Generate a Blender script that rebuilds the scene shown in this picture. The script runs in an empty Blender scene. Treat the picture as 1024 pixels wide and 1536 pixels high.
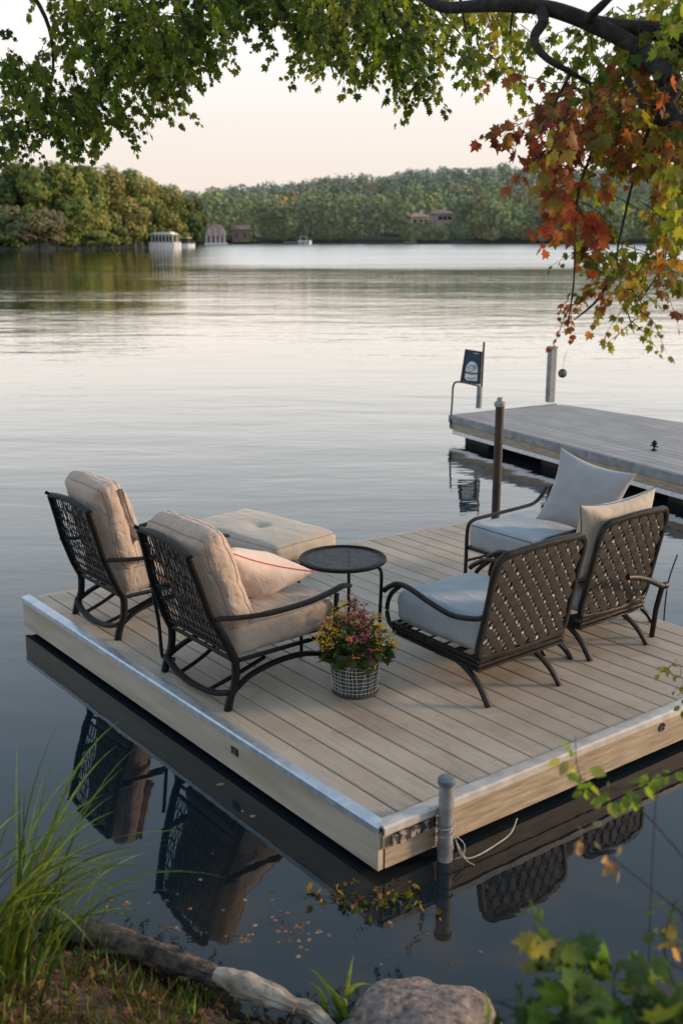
import bpy, math, random
import numpy as np
from mathutils import Vector, Matrix, noise
random.seed(7); rng = np.random.default_rng(7)
sc = bpy.context.scene
COL = sc.collection
V = Vector
pi = math.pi

# ------------------------------------------------------------------ survey frame
F = 1600.0; PT = math.atan(418 / F); H = 2.85          # eye height above the lake
def ray(x, y):
    u = (x - 512) / F; v = (768 - y) / F
    return V((u, math.cos(PT) + v * math.sin(PT), -math.sin(PT) + v * math.cos(PT)))
def G(x, y, z=0.0):                                    # point on the level z
    r = ray(x, y); t = (z - H) / r.z
    return V((0, 0, H)) + r * t
def at(x, y, Y):                                       # point at range Y
    r = ray(x, y); return V((0, 0, H)) + r * (Y / r.y)
DZ = .25                                               # deck height above the lake
N0 = G(572, 1243, DZ)
UA = math.atan2(.62332563, .78196238)                  # heading of the dock's u axis
U = V((math.cos(UA), math.sin(UA), 0)); W = V((-math.sin(UA), math.cos(UA), 0))
def D(u, v, z=0.0):
    p = N0 + U * u + W * v
    return V((p.x, p.y, DZ + z))

# ------------------------------------------------------------------ mesh helpers
def cr(pts, k=6, closed=False):
    pts = [V(p) for p in pts]; n = len(pts); out = []
    if n < 3 and not closed: return pts
    rng_ = range(n if closed else n - 1)
    for i in rng_:
        if closed: p0, p1, p2, p3 = pts[(i-1) % n], pts[i], pts[(i+1) % n], pts[(i+2) % n]
        else: p0, p1, p2, p3 = pts[max(i-1, 0)], pts[i], pts[i+1], pts[min(i+2, n-1)]
        for j in range(k):
            t = j / k
            out.append(.5 * ((2*p1) + (p2-p0)*t + (2*p0-5*p1+4*p2-p3)*t*t + (3*p1-p0-3*p2+p3)*t**3))
    if not closed: out.append(pts[-1])
    return out
class MB:
    def __init__(s): s.v = []; s.f = []; s.c = []
    def box(s, c, size, rz=0, M=None, bev=0):
        c = V(c); x, y, z = [a / 2 for a in size]
        b = len(s.v); R = Matrix.Rotation(rz, 3, 'Z') if M is None else M
        for sx, sy, sz in ((-1,-1,-1),(1,-1,-1),(1,1,-1),(-1,1,-1),(-1,-1,1),(1,-1,1),(1,1,1),(-1,1,1)):
            s.v.append(c + R @ V((sx*x, sy*y, sz*z)))
        for q in ((0,3,2,1),(4,5,6,7),(0,1,5,4),(1,2,6,5),(2,3,7,6),(3,0,4,7)): s.f.append([b+i for i in q])
    def tube(s, path, w, h=None, up=(0,0,1), n=8, closed=False, e=1.0, cap=True):
        path = [V(p) for p in path]; m = len(path); b = len(s.v); up = V(up)
        ws = w if hasattr(w, '__len__') else [w] * m
        hs = h if hasattr(h, '__len__') else ([h] * m if h is not None else ws)
        last = None
        for i, p in enumerate(path):
            if closed: t = path[(i+1) % m] - path[i-1]
            else: t = path[min(i+1, m-1)] - path[max(i-1, 0)]
            if t.length < 1e-9: t = V((0,0,1))
            t.normalize()
            a = up.cross(t)
            if a.length < .08: a = last.copy() if last is not None else V((1,0,0)).cross(t) if abs(t.x) < .9 else V((0,1,0)).cross(t)
            a = (a - t * a.dot(t)).normalized(); last = a
            q = t.cross(a)
            for k in range(n):
                th = 2*pi*(k+.5)/n; cx, sy = math.cos(th), math.sin(th)
                if e != 1.0:
                    cx = math.copysign(abs(cx)**e, cx); sy = math.copysign(abs(sy)**e, sy)
                s.v.append(p + a * (cx*ws[i]) + q * (sy*hs[i]))
        for i in range(m if closed else m-1):
            i2 = (i+1) % m
            for k in range(n):
                k2 = (k+1) % n
                s.f.append([b+i*n+k, b+i*n+k2, b+i2*n+k2, b+i2*n+k])
        if cap and not closed:
            s.f.append([b+k for k in range(n)][::-1]); s.f.append([b+(m-1)*n+k for k in range(n)])
    def lathe(s, prof, n=24, c=(0,0,0), cap=True):
        b = len(s.v); c = V(c)
        for r, z in prof:
            for k in range(n):
                th = 2*pi*k/n; s.v.append(c + V((r*math.cos(th), r*math.sin(th), z)))
        for i in range(len(prof)-1):
            for k in range(n):
                k2 = (k+1) % n; s.f.append([b+i*n+k, b+i*n+k2, b+(i+1)*n+k2, b+(i+1)*n+k])
        if cap:
            s.f.append([b+k for k in range(n)][::-1]); s.f.append([b+(len(prof)-1)*n+k for k in range(n)])
    def poly(s, pts):
        b = len(s.v); s.v += [V(p) for p in pts]; s.f.append(list(range(b, b+len(pts))))
    def prism(s, pts, z0, z1):
        b = len(s.v); n = len(pts)
        s.v += [V((p[0], p[1], z0)) for p in pts] + [V((p[0], p[1], z1)) for p in pts]
        s.f.append([b+i for i in range(n)][::-1]); s.f.append([b+n+i for i in range(n)])
        for i in range(n): s.f.append([b+i, b+(i+1) % n, b+n+(i+1) % n, b+n+i])
def obj(name, mb, m, parent=None, smooth=True, angle=40, loc=None):
    me = bpy.data.meshes.new(name)
    me.from_pydata([tuple(p) for p in mb.v], [], mb.f); me.update()
    if smooth:
        me.shade_smooth(); me.set_sharp_from_angle(angle=math.radians(angle))
    if mb.c:
        ca = me.color_attributes.new('Col', 'FLOAT_COLOR', 'POINT')
        ca.data.foreach_set('color', np.asarray(mb.c, dtype=np.float32).ravel())
    me.materials.append(m)
    o = bpy.data.objects.new(name, me); COL.objects.link(o)
    if parent: o.parent = parent
    if loc is not None: o.location = loc
    return o
def npobj(name, verts, tris, m, parent=None, cols=None, smooth=False):
    me = bpy.data.meshes.new(name)
    verts = np.asarray(verts, dtype=np.float32); tris = np.asarray(tris, dtype=np.int32)
    k = tris.shape[1]
    me.vertices.add(len(verts)); me.vertices.foreach_set('co', verts.ravel())
    me.loops.add(tris.size); me.loops.foreach_set('vertex_index', tris.ravel())
    me.polygons.add(len(tris)); me.polygons.foreach_set('loop_start', np.arange(0, tris.size, k, dtype=np.int32))
    me.polygons.foreach_set('loop_total', np.full(len(tris), k, dtype=np.int32))
    if smooth: me.polygons.foreach_set('use_smooth', np.ones(len(tris), dtype=bool))
    me.update(calc_edges=True)
    if cols is not None:
        ca = me.color_attributes.new('Col', 'FLOAT_COLOR', 'POINT')
        ca.data.foreach_set('color', np.asarray(cols, dtype=np.float32).ravel())
    me.materials.append(m)
    o = bpy.data.objects.new(name, me); COL.objects.link(o)
    if parent: o.parent = parent
    return o
def tag(o, label=None, cat=None, group=None, kind=None):
    if label: o['label'] = label
    if cat: o['category'] = cat
    if group: o['group'] = group
    if kind: o['kind'] = kind
    return o
def thing(name, label, cat, loc=(0,0,0), rz=0, group=None):
    o = bpy.data.objects.new(name, None); COL.objects.link(o)
    o.location = loc; o.rotation_euler = (0, 0, rz); o.empty_display_size = .1
    return tag(o, label, cat, group)

# ------------------------------------------------------------------ materials
def newmat(name):
    m = bpy.data.materials.new(name); m.use_nodes = True
    nt = m.node_tree; b = nt.nodes['Principled BSDF']
    return m, nt, b
def nd(nt, t, **k):
    n = nt.nodes.new(t)
    for a, v in k.items():
        if a.startswith('i_'): n.inputs[a[2:].replace('_', ' ')].default_value = v
        else: setattr(n, a, v)
    return n
def ramp(nt, stops):
    r = nt.nodes.new('ShaderNodeValToRGB'); e = r.color_ramp.elements
    while len(e) < len(stops): e.new(.5)
    for i, (p, c) in enumerate(stops): e[i].position = p; e[i].color = (*c, 1)
    return r
def simple(name, c1, c2, scale=8, rough=.6, metal=0, bump=.0, bscale=60, stretch=(1,1,1), rough2=None, detail=5, mid=(.35,.65), spec=.5, bd=.002):
    m, nt, b = newmat(name)
    tc = nd(nt, 'ShaderNodeTexCoord'); mp = nd(nt, 'ShaderNodeMapping'); mp.inputs['Scale'].default_value = stretch
    nt.links.new(tc.outputs['Object'], mp.inputs['Vector'])
    n = nd(nt, 'ShaderNodeTexNoise', i_Scale=scale, i_Detail=detail)
    nt.links.new(mp.outputs[0], n.inputs['Vector'])
    r = ramp(nt, [(mid[0], c1), (mid[1], c2)]); nt.links.new(n.outputs['Fac'], r.inputs[0])
    nt.links.new(r.outputs[0], b.inputs['Base Color'])
    b.inputs['Roughness'].default_value = rough; b.inputs['Metallic'].default_value = metal
    b.inputs['Specular IOR Level'].default_value = spec
    if rough2 is not None:
        mr = nd(nt, 'ShaderNodeMapRange'); mr.inputs[3].default_value = rough; mr.inputs[4].default_value = rough2
        nt.links.new(n.outputs['Fac'], mr.inputs[0]); nt.links.new(mr.outputs[0], b.inputs['Roughness'])
    if bump:
        n2 = nd(nt, 'ShaderNodeTexNoise', i_Scale=bscale, i_Detail=4); nt.links.new(mp.outputs[0], n2.inputs['Vector'])
        bp = nd(nt, 'ShaderNodeBump', i_Strength=bump, i_Distance=bd); nt.links.new(n2.outputs['Fac'], bp.inputs['Height'])
        nt.links.new(bp.outputs[0], b.inputs['Normal'])
    return m
def fabric(name, c1, c2, weave=380, crease=.35, crs=(9,9,9)):
    c1 = tuple(a*.5 + b_*.5 for a, b_ in zip(c1, c2)); m, nt, b = newmat(name)
    tc = nd(nt, 'ShaderNodeTexCoord')
    n = nd(nt, 'ShaderNodeTexNoise', i_Scale=7, i_Detail=6, i_Roughness=.65); nt.links.new(tc.outputs['Object'], n.inputs['Vector'])
    r = ramp(nt, [(.3, c1), (.7, c2)]); nt.links.new(n.outputs['Fac'], r.inputs[0])
    n3 = nd(nt, 'ShaderNodeTexNoise', i_Scale=weave, i_Detail=2); nt.links.new(tc.outputs['Object'], n3.inputs['Vector'])
    mx = nd(nt, 'ShaderNodeMixRGB', blend_type='MULTIPLY'); mx.inputs[0].default_value = .45
    nt.links.new(r.outputs[0], mx.inputs[1])
    r3 = ramp(nt, [(.3, (.55,.55,.55)), (.65, (1.15,1.15,1.15))]); nt.links.new(n3.outputs['Fac'], r3.inputs[0]); nt.links.new(r3.outputs[0], mx.inputs[2])
    nt.links.new(mx.outputs[0], b.inputs['Base Color'])
    b.inputs['Roughness'].default_value = .9; b.inputs['Specular IOR Level'].default_value = .2
    b.inputs['Sheen Weight'].default_value = .25; b.inputs['Sheen Roughness'].default_value = .5
    mp = nd(nt, 'ShaderNodeMapping'); mp.inputs['Scale'].default_value = crs; nt.links.new(tc.outputs['Object'], mp.inputs['Vector'])
    n2 = nd(nt, 'ShaderNodeTexNoise', i_Scale=1.0, i_Detail=3, i_Distortion=1.2); nt.links.new(mp.outputs[0], n2.inputs['Vector'])
    bp = nd(nt, 'ShaderNodeBump', i_Strength=crease, i_Distance=.03); nt.links.new(n2.outputs['Fac'], bp.inputs['Height'])
    bp2 = nd(nt, 'ShaderNodeBump', i_Strength=.25, i_Distance=.001); nt.links.new(n3.outputs['Fac'], bp2.inputs['Height'])
    nt.links.new(bp.outputs[0], bp2.inputs['Normal']); nt.links.new(bp2.outputs[0], b.inputs['Normal'])
    return m
def leafmat(name, trans=.35, rough=.5, gain=1.0):
    m, nt, b = newmat(name)
    a = nd(nt, 'ShaderNodeAttribute', attribute_name='Col')
    tc = nd(nt, 'ShaderNodeTexCoord')
    n = nd(nt, 'ShaderNodeTexNoise', i_Scale=30, i_Detail=3); nt.links.new(tc.outputs['Object'], n.inputs['Vector'])
    r = ramp(nt, [(.3, (.7*gain,)*3), (.7, (1.2*gain,)*3)]); nt.links.new(n.outputs['Fac'], r.inputs[0])
    mx = nd(nt, 'ShaderNodeMixRGB', blend_type='MULTIPLY'); mx.inputs[0].default_value = 1
    nt.links.new(a.outputs['Color'], mx.inputs[1]); nt.links.new(r.outputs[0], mx.inputs[2])
    nt.links.new(mx.outputs[0], b.inputs['Base Color']); b.inputs['Roughness'].default_value = rough
    b.inputs['Specular IOR Level'].default_value = .3
    if trans:
        tr = nd(nt, 'ShaderNodeBsdfTranslucent')
        g = nd(nt, 'ShaderNodeMixRGB', blend_type='MULTIPLY'); g.inputs[0].default_value = 1; g.inputs[2].default_value = (1.5, 1.45, .8, 1)
        nt.links.new(mx.outputs[0], g.inputs[1]); nt.links.new(g.outputs[0], tr.inputs['Color'])
        ms = nd(nt, 'ShaderNodeMixShader'); ms.inputs[0].default_value = trans
        nt.links.new(b.outputs[0], ms.inputs[1]); nt.links.new(tr.outputs[0], ms.inputs[2])
        nt.links.new(ms.outputs[0], nt.nodes['Material Output'].inputs[0])
    return m
def deckmat(name, cols, pitch=.148, axis='X', groovescale=1.0, stain=.65):
    m, nt, b = newmat(name)
    tc = nd(nt, 'ShaderNodeTexCoord'); sp = nd(nt, 'ShaderNodeSeparateXYZ'); nt.links.new(tc.outputs['Object'], sp.inputs[0])
    dv = nd(nt, 'ShaderNodeMath', operation='DIVIDE'); dv.inputs[1].default_value = pitch
    nt.links.new(sp.outputs[axis], dv.inputs[0])
    fl = nd(nt, 'ShaderNodeMath', operation='FLOOR'); nt.links.new(dv.outputs[0], fl.inputs[0])
    wn = nd(nt, 'ShaderNodeTexWhiteNoise', noise_dimensions='1D'); nt.links.new(fl.outputs[0], wn.inputs['W'])
    mp = nd(nt, 'ShaderNodeMapping'); mp.inputs['Scale'].default_value = (60, 2.2, 20) if axis == 'X' else (2.2, 60, 20)
    nt.links.new(tc.outputs['Object'], mp.inputs['Vector'])
    ad = nd(nt, 'ShaderNodeVectorMath', operation='ADD'); nt.links.new(mp.outputs[0], ad.inputs[0]); nt.links.new(wn.outputs['Color'], ad.inputs[1])
    sc3 = nd(nt, 'ShaderNodeVectorMath', operation='SCALE'); sc3.inputs['Scale'].default_value = 37; nt.links.new(wn.outputs['Color'], sc3.inputs[0])
    nt.links.new(sc3.outputs[0], ad.inputs[1])
    g = nd(nt, 'ShaderNodeTexNoise', i_Scale=1.0, i_Detail=6, i_Roughness=.7); nt.links.new(ad.outputs[0], g.inputs['Vector'])
    big = nd(nt, 'ShaderNodeTexNoise', i_Scale=1.7, i_Detail=5, i_Roughness=.6); nt.links.new(tc.outputs['Object'], big.inputs['Vector'])
    s1 = nd(nt, 'ShaderNodeMath', operation='MULTIPLY_ADD'); s1.inputs[1].default_value = .5
    nt.links.new(g.outputs['Fac'], s1.inputs[0])
    s2 = nd(nt, 'ShaderNodeMath', operation='MULTIPLY'); s2.inputs[1].default_value = .12; nt.links.new(wn.outputs['Value'], s2.inputs[0])
    nt.links.new(s2.outputs[0], s1.inputs[2])
    s3 = nd(nt, 'ShaderNodeMath', operation='MULTIPLY_ADD'); s3.inputs[1].default_value = stain
    nt.links.new(big.outputs['Fac'], s3.inputs[0]); nt.links.new(s1.outputs[0], s3.inputs[2])
    r = ramp(nt, [(.38, cols[0]), (.6, cols[1]), (.82, cols[2])]); nt.links.new(s3.outputs[0], r.inputs[0])
    sn = nd(nt, 'ShaderNodeTexNoise', i_Scale=4.2, i_Detail=7, i_Roughness=.72, i_Distortion=.8); nt.links.new(tc.outputs['Object'], sn.inputs['Vector'])
    sr = ramp(nt, [(.30, (.80,.78,.76)), (.44, (1,1,1)), (.66, (1,1,1)), (.74, (1.12,1.11,1.09))]); nt.links.new(sn.outputs['Fac'], sr.inputs[0])
    sm_ = nd(nt, 'ShaderNodeMixRGB', blend_type='MULTIPLY'); sm_.inputs[0].default_value = 1
    nt.links.new(r.outputs[0], sm_.inputs[1]); nt.links.new(sr.outputs[0], sm_.inputs[2]); nt.links.new(sm_.outputs[0], b.inputs['Base Color'])
    mr = nd(nt, 'ShaderNodeMapRange'); mr.inputs[3].default_value = .45; mr.inputs[4].default_value = .8
    nt.links.new(big.outputs['Fac'], mr.inputs[0]); nt.links.new(mr.outputs[0], b.inputs['Roughness'])
    bp = nd(nt, 'ShaderNodeBump', i_Strength=.35, i_Distance=.003); nt.links.new(g.outputs['Fac'], bp.inputs['Height']); nt.links.new(bp.outputs[0], b.inputs['Normal'])
    return m

M = {}
M['deck'] = deckmat('weathered_composite_boards', [(.24,.19,.14), (.38,.31,.235), (.49,.41,.32)])
M['fardeck'] = deckmat('grey_boards', [(.22,.20,.18), (.33,.30,.28), (.42,.40,.37)], pitch=.14)
M['fascia'] = simple('cream_fascia', (.36,.30,.22), (.47,.41,.32), scale=3, rough=.55, stretch=(1,.5,4), bump=.15, rough2=.7)
M['fasciawood'] = simple('weathered_fascia_wood', (.24,.18,.115), (.42,.34,.24), scale=5, rough=.7, stretch=(1.2,8,9), bump=.4, bscale=14, bd=.004, mid=(.3,.68))
M['alu'] = simple('brushed_aluminium_trim', (.48,.52,.57), (.62,.66,.70), scale=20, rough=.32, metal=.75, stretch=(1,1,1), rough2=.45)
M['trim'] = simple('pale_front_trim', (.45,.40,.35), (.60,.56,.50), scale=14, rough=.45, metal=.25)
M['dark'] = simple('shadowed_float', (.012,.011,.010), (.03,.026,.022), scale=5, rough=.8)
M['rust'] = simple('rusty_steel_bracket', (.03,.025,.022), (.30,.26,.23), scale=26, rough=.7, bump=.4, mid=(.48,.56))
M['iron'] = simple('black_powder_coat', (.003,.003,.0035), (.008,.0075,.008), scale=30, rough=.5, spec=.25, bump=.12, bscale=220, rough2=.55, bd=.0008)
M['bronze'] = simple('dark_bronze_frame', (.008,.0065,.005), (.022,.018,.014), scale=18, rough=.42, metal=.1, spec=.35, bump=.12, bscale=180, rough2=.55, bd=.0008)
M['wicker'] = simple('black_wicker', (.006,.005,.0045), (.02,.016,.012), scale=90, rough=.6, bump=.5, bscale=300)
M['strap'] = simple('brown_woven_strap', (.009,.0065,.0045), (.026,.019,.012), scale=40, rough=.6, bump=.5, bscale=260)
M['tan'] = simple('tan_cross_strap', (.55,.48,.39), (.75,.68,.58), scale=50, rough=.8, bump=.4, bscale=300)
M['linen'] = fabric('taupe_linen', (.35,.26,.20), (.52,.405,.325), crs=(7,26,9), crease=.75)
M['linen_seat'] = fabric('faded_taupe_linen', (.30,.24,.195), (.46,.375,.305), crs=(14,6,9), crease=.45)
M['beige'] = fabric('beige_canvas', (.37,.325,.26), (.46,.405,.33), crease=.28, crs=(5,5,5))
M['blue'] = fabric('slate_blue_canvas', (.225,.26,.285), (.33,.365,.385), crease=.3, crs=(5,5,5))
M['grey'] = fabric('blue_grey_canvas', (.30,.30,.315), (.40,.395,.405), crease=.28, crs=(5,5,5))
M['sand'] = fabric('sand_canvas', (.40,.335,.26), (.54,.46,.36), crease=.4, crs=(7,7,7))
M['pink'] = fabric('blush_cotton', (.52,.40,.33), (.70,.58,.50), crease=.4, crs=(8,8,8))
M['red'] = fabric('red_piping_cord', (.40,.03,.035), (.55,.07,.07), crease=.1)
M['pipe_taupe'] = fabric('taupe_piping_cord', (.25,.16,.11), (.36,.25,.18), crease=.1)
M['pipe_dark'] = fabric('navy_piping_cord', (.05,.07,.09), (.09,.11,.13), crease=.1)
M['galv'] = simple('galvanised_pipe', (.20,.20,.19), (.36,.35,.33), scale=16, rough=.5, metal=.35, bump=.2, bscale=50)
M['pilebrown'] = simple('rusted_brown_pile', (.018,.012,.009), (.06,.036,.025), scale=12, rough=.6, bump=.4, bscale=40, stretch=(1,1,.3))
M['greypost'] = simple('grey_painted_post', (.16,.175,.18), (.27,.28,.28), scale=8, rough=.6, bump=.2)
M['rope'] = simple('white_nylon_rope', (.28,.25,.21), (.46,.43,.38), scale=60, rough=.8, bump=.6, bscale=250)
M['navy'] = simple('navy_vinyl', (.018,.035,.065), (.03,.055,.09), scale=10, rough=.5)
M['white'] = simple('white_paint', (.68,.68,.67), (.8,.8,.79), scale=6, rough=.5)
M['whitehull'] = simple('white_hull', (.72,.70,.66), (.84,.82,.78), scale=.8, rough=.4)
M['glassdark'] = simple('tinted_window', (.02,.03,.035), (.05,.06,.065), scale=1, rough=.15)
M['redroof'] = simple('red_tile_roof', (.30,.17,.14), (.40,.25,.21), scale=.9, rough=.8)  # red paled in its own colour to imitate distance haze
M['pinkwall'] = simple('rosy_wall', (.40,.28,.25), (.50,.37,.33), scale=.7, rough=.8)
M['creamwall'] = simple('cream_wall', (.50,.42,.35), (.62,.55,.47), scale=.6, rough=.8)
M['bark'] = simple('dark_bark', (.007,.005,.004), (.028,.020,.015), scale=14, rough=.9, bump=1.0, bscale=30, bd=.02, stretch=(1,1,1))
M['log'] = simple('wet_rotting_bark', (.012,.009,.007), (.12,.085,.06), scale=16, rough=.85, bump=1.0, bscale=34, bd=.02)
M['palelog'] = simple('bleached_driftwood', (.16,.12,.085), (.42,.35,.27), scale=9, rough=.85, bump=.8, bscale=26, bd=.012)
M['stone'] = simple('speckled_granite', (.09,.068,.055), (.29,.22,.185), scale=34, rough=.85, bump=.9, bscale=30, bd=.012, detail=8, mid=(.32,.66))
M['leaf'] = leafmat('leaf', .6)
M['farleaf'] = leafmat('far_foliage', .15, .9)
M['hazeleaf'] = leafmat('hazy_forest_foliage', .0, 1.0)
hb_ = M['hazeleaf'].node_tree.nodes['Principled BSDF']      # foliage glows faintly, an added emission imitating haze over the far hill
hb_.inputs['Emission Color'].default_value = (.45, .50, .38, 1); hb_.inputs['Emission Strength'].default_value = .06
M['grass'] = leafmat('grass_blade', .35)
M['petal'] = leafmat('petals', .3)
M['deadleaf'] = leafmat('fallen_leaf', .1, .7)
M['trunk'] = simple('far_trunk', (.10,.085,.07), (.22,.19,.16), scale=1, rough=.9)
M['soil'] = simple('damp_leafy_soil', (.05,.036,.02), (.20,.13,.075), scale=18, rough=.95, bump=1.0, bscale=40, bd=.02, detail=8)
M['farground'] = simple('wooded_ground', (.02,.026,.012), (.05,.055,.028), scale=.1, rough=1)
M['mesh'] = simple('white_wire_weave', (.55,.56,.55), (.8,.8,.78), scale=60, rough=.5, metal=.3)
M['vaseglass'] = simple('dark_green_glass', (.02,.028,.02), (.06,.07,.055), scale=20, rough=.12, rough2=.3)
M['rim'] = simple('brown_rubber', (.03,.025,.02), (.06,.05,.04), scale=20, rough=.6)
M['blackplate'] = simple('black_plate', (.01,.01,.01), (.02,.02,.02), scale=20, rough=.4)
M['pinecone'] = simple('woven_brown_ball', (.10,.08,.06), (.28,.24,.19), scale=60, rough=.8, bump=.6)
M['basewood'] = simple('worn_base_wood', (.20,.12,.075), (.34,.22,.14), scale=10, rough=.7, stretch=(3,1,1))

# ------------------------------------------------------------------ water
def water_mat():
    m, nt, b = newmat('lake_water')
    L = nt.links
    tc = nd(nt, 'ShaderNodeNewGeometry')
    sp = nd(nt, 'ShaderNodeSeparateXYZ'); L.new(tc.outputs['Position'], sp.inputs[0])
    def mp(sx, sy, rz=0):
        q = nd(nt, 'ShaderNodeMapping'); q.inputs['Scale'].default_value = (sx, sy, 1); q.inputs['Rotation'].default_value = (0,0,rz)
        L.new(tc.outputs['Position'], q.inputs['Vector']); return q
    def nz(sx, sy, rz=0, det=2, dist=0):
        n = nd(nt, 'ShaderNodeTexNoise', i_Scale=1.0, i_Detail=det, i_Distortion=dist); L.new(mp(sx, sy, rz).outputs[0], n.inputs['Vector']); return n.outputs['Fac']
    def mul(a, k):
        q = nd(nt, 'ShaderNodeMath', operation='MULTIPLY')
        for i, x in enumerate((a, k)):
            if isinstance(x, (int, float)): q.inputs[i].default_value = x
            else: L.new(x, q.inputs[i])
        return q.outputs[0]
    def add(a, k):
        q = nd(nt, 'ShaderNodeMath', operation='ADD')
        for i, x in enumerate((a, k)):
            if isinstance(x, (int, float)): q.inputs[i].default_value = x
            else: L.new(x, q.inputs[i])
        return q.outputs[0]
    def rmap(x, a, b_, c, d):
        q = nd(nt, 'ShaderNodeMapRange', interpolation_type='SMOOTHSTEP'); q.inputs[1].default_value = a; q.inputs[2].default_value = b_
        q.inputs[3].default_value = c; q.inputs[4].default_value = d; L.new(x, q.inputs[0]); return q.outputs[0]
    Y = sp.outputs['Y']
    amp = rmap(Y, 4.0, 13, .24, .8)                    # sheltered water by the bank is calm
    patch = rmap(nz(.012, .05, .1, 3), .35, .65, .45, 1.25)
    h = add(mul(nz(.55, 1.5, .12, 3, .4), .022), mul(nz(2.6, 6.0, -.2, 3, .3), .0045))
    h = add(h, mul(nz(.12, .32, .05, 2), .05))
    h = mul(h, mul(amp, patch))
    # rings spreading by the middle of the dock
    bp = nd(nt, 'ShaderNodeBump', i_Strength=1.0, i_Distance=1.0); L.new(h, bp.inputs['Height']); L.new(bp.outputs[0], b.inputs['Normal'])
    # ruffled sheet beyond ~80 m (to the right of the wooded point) lies brighter and rougher
    shift = mul(nz(.03, .1, 0, 5), 44)
    far = rmap(add(Y, shift), 98, 132, 0.0, .9)
    xside = rmap(add(sp.outputs['X'], mul(Y, .13)), -6, 6, 0, 1)
    far = mul(far, xside)
    tex = rmap(nz(.02, .25, 0, 3), .3, .7, .7, 1.0)
    far = mul(far, tex)
    L.new(add(mul(far, .26), .025), b.inputs['Roughness'])
    b.inputs['IOR'].default_value = 1.40; b.inputs['Specular IOR Level'].default_value = .5
    # faint bottom showing near the bank
    bot = nz(3, 3, 0, 6)
    near = rmap(Y, 3.4, 5.2, 1, 0)
    mx = nd(nt, 'ShaderNodeMixRGB'); mx.inputs[1].default_value = (.008,.014,.018,1); mx.inputs[2].default_value = (.035,.024,.014,1)
    L.new(mul(near, rmap(bot, .42, .7, 0, 1)), mx.inputs[0]); L.new(mx.outputs[0], b.inputs['Base Color'])
    # mirror term follows the grazing angle, body colour below it
    fr = nd(nt, 'ShaderNodeFresnel'); fr.inputs['IOR'].default_value = 1.33; L.new(bp.outputs[0], fr.inputs['Normal'])
    gl = nd(nt, 'ShaderNodeBsdfGlossy'); gl.inputs['Color'].default_value = (1, .985, .96, 1); L.new(bp.outputs[0], gl.inputs['Normal']); L.new(add(mul(far, .26), .02), gl.inputs['Roughness'])
    df = nd(nt, 'ShaderNodeBsdfDiffuse'); L.new(mx.outputs[0], df.inputs['Color'])
    k = nd(nt, 'ShaderNodeMath', operation='MULTIPLY', use_clamp=True); k.inputs[1].default_value = 1.75; L.new(fr.outputs[0], k.inputs[0])
    ms = nd(nt, 'ShaderNodeMixShader'); L.new(k.outputs[0], ms.inputs[0]); L.new(df.outputs[0], ms.inputs[1]); L.new(gl.outputs[0], ms.inputs[2])
    L.new(ms.outputs[0], nt.nodes['Material Output'].inputs[0])
    return m
M['water'] = water_mat()
wm = MB(); wm.poly([(-3000,-30,0),(3000,-30,0),(3000,4000,0),(-3000,4000,0)])
tag(obj('lake_water', wm, M['water'], smooth=False), kind='structure')

# ------------------------------------------------------------------ leaves
def tmpl(half):
    pts = [(0, 0)] + half + [(0, 1)] + [(-x, y) for x, y in reversed(half)]
    v = [(0, .38, .0)] + [(x, y, -.34 * abs(x) - .35 * (y - .35) ** 2) for x, y in pts]
    n = len(pts); f = [(0, 1 + i, 1 + (i + 1) % n) for i in range(n)]
    return np.array(v), np.array(f)
MAPLE = tmpl([(.09,.06), (.34,-.05), (.31,.14), (.56,.28), (.36,.37), (.45,.64), (.19,.60)])
OVAL = tmpl([(.16,.12), (.29,.38), (.25,.66), (.10,.88)])
QUAD = (np.array([(-.5,-.5,0),(.5,-.5,.1),(.5,.5,0),(-.5,.5,-.1)]), np.array([(0,1,2,3)]))
def basis(d, nrm):
    d = d / (np.linalg.norm(d, axis=1, keepdims=True) + 1e-9)
    x = np.cross(d, nrm); x /= (np.linalg.norm(x, axis=1, keepdims=True) + 1e-9)
    z = np.cross(x, d)
    return np.stack([x, d, z], axis=2)
def scatter(T, pos, d, nrm, size, col):
    pos = np.asarray(pos, float); B = basis(np.asarray(d, float), np.asarray(nrm, float))
    v = np.einsum('nij,kj->nki', B, T[0]) * np.asarray(size)[:, None, None] + pos[:, None, :]
    k = len(T[0]); n = len(pos)
    f = (T[1][None] + (np.arange(n) * k)[:, None, None]).reshape(-1, T[1].shape[1])
    c = np.repeat(np.concatenate([np.asarray(col), np.ones((n, 1))], 1), k, axis=0)
    return v.reshape(-1, 3), f, c
def merge(L_):
    vs, fs, cs, b = [], [], [], 0
    for v, f, c in L_: vs.append(v); fs.append(f + b); cs.append(c); b += len(v)
    return np.concatenate(vs), np.concatenate(fs), np.concatenate(cs)
DG, MG, YG = (.035,.062,.010), (.095,.145,.018), (.22,.25,.03)
YE, OR, RE, MA = (.36,.28,.04), (.30,.115,.035), (.26,.06,.03), (.12,.03,.025)
def pick(pal, n):
    w = np.array([p[1] for p in pal], float); w /= w.sum()
    c = np.array([p[0] for p in pal])[rng.choice(len(pal), n, p=w)]
    return c * rng.uniform(.7, 1.3, (n, 1)) * rng.uniform(.9, 1.1, (n, 3))
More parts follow.
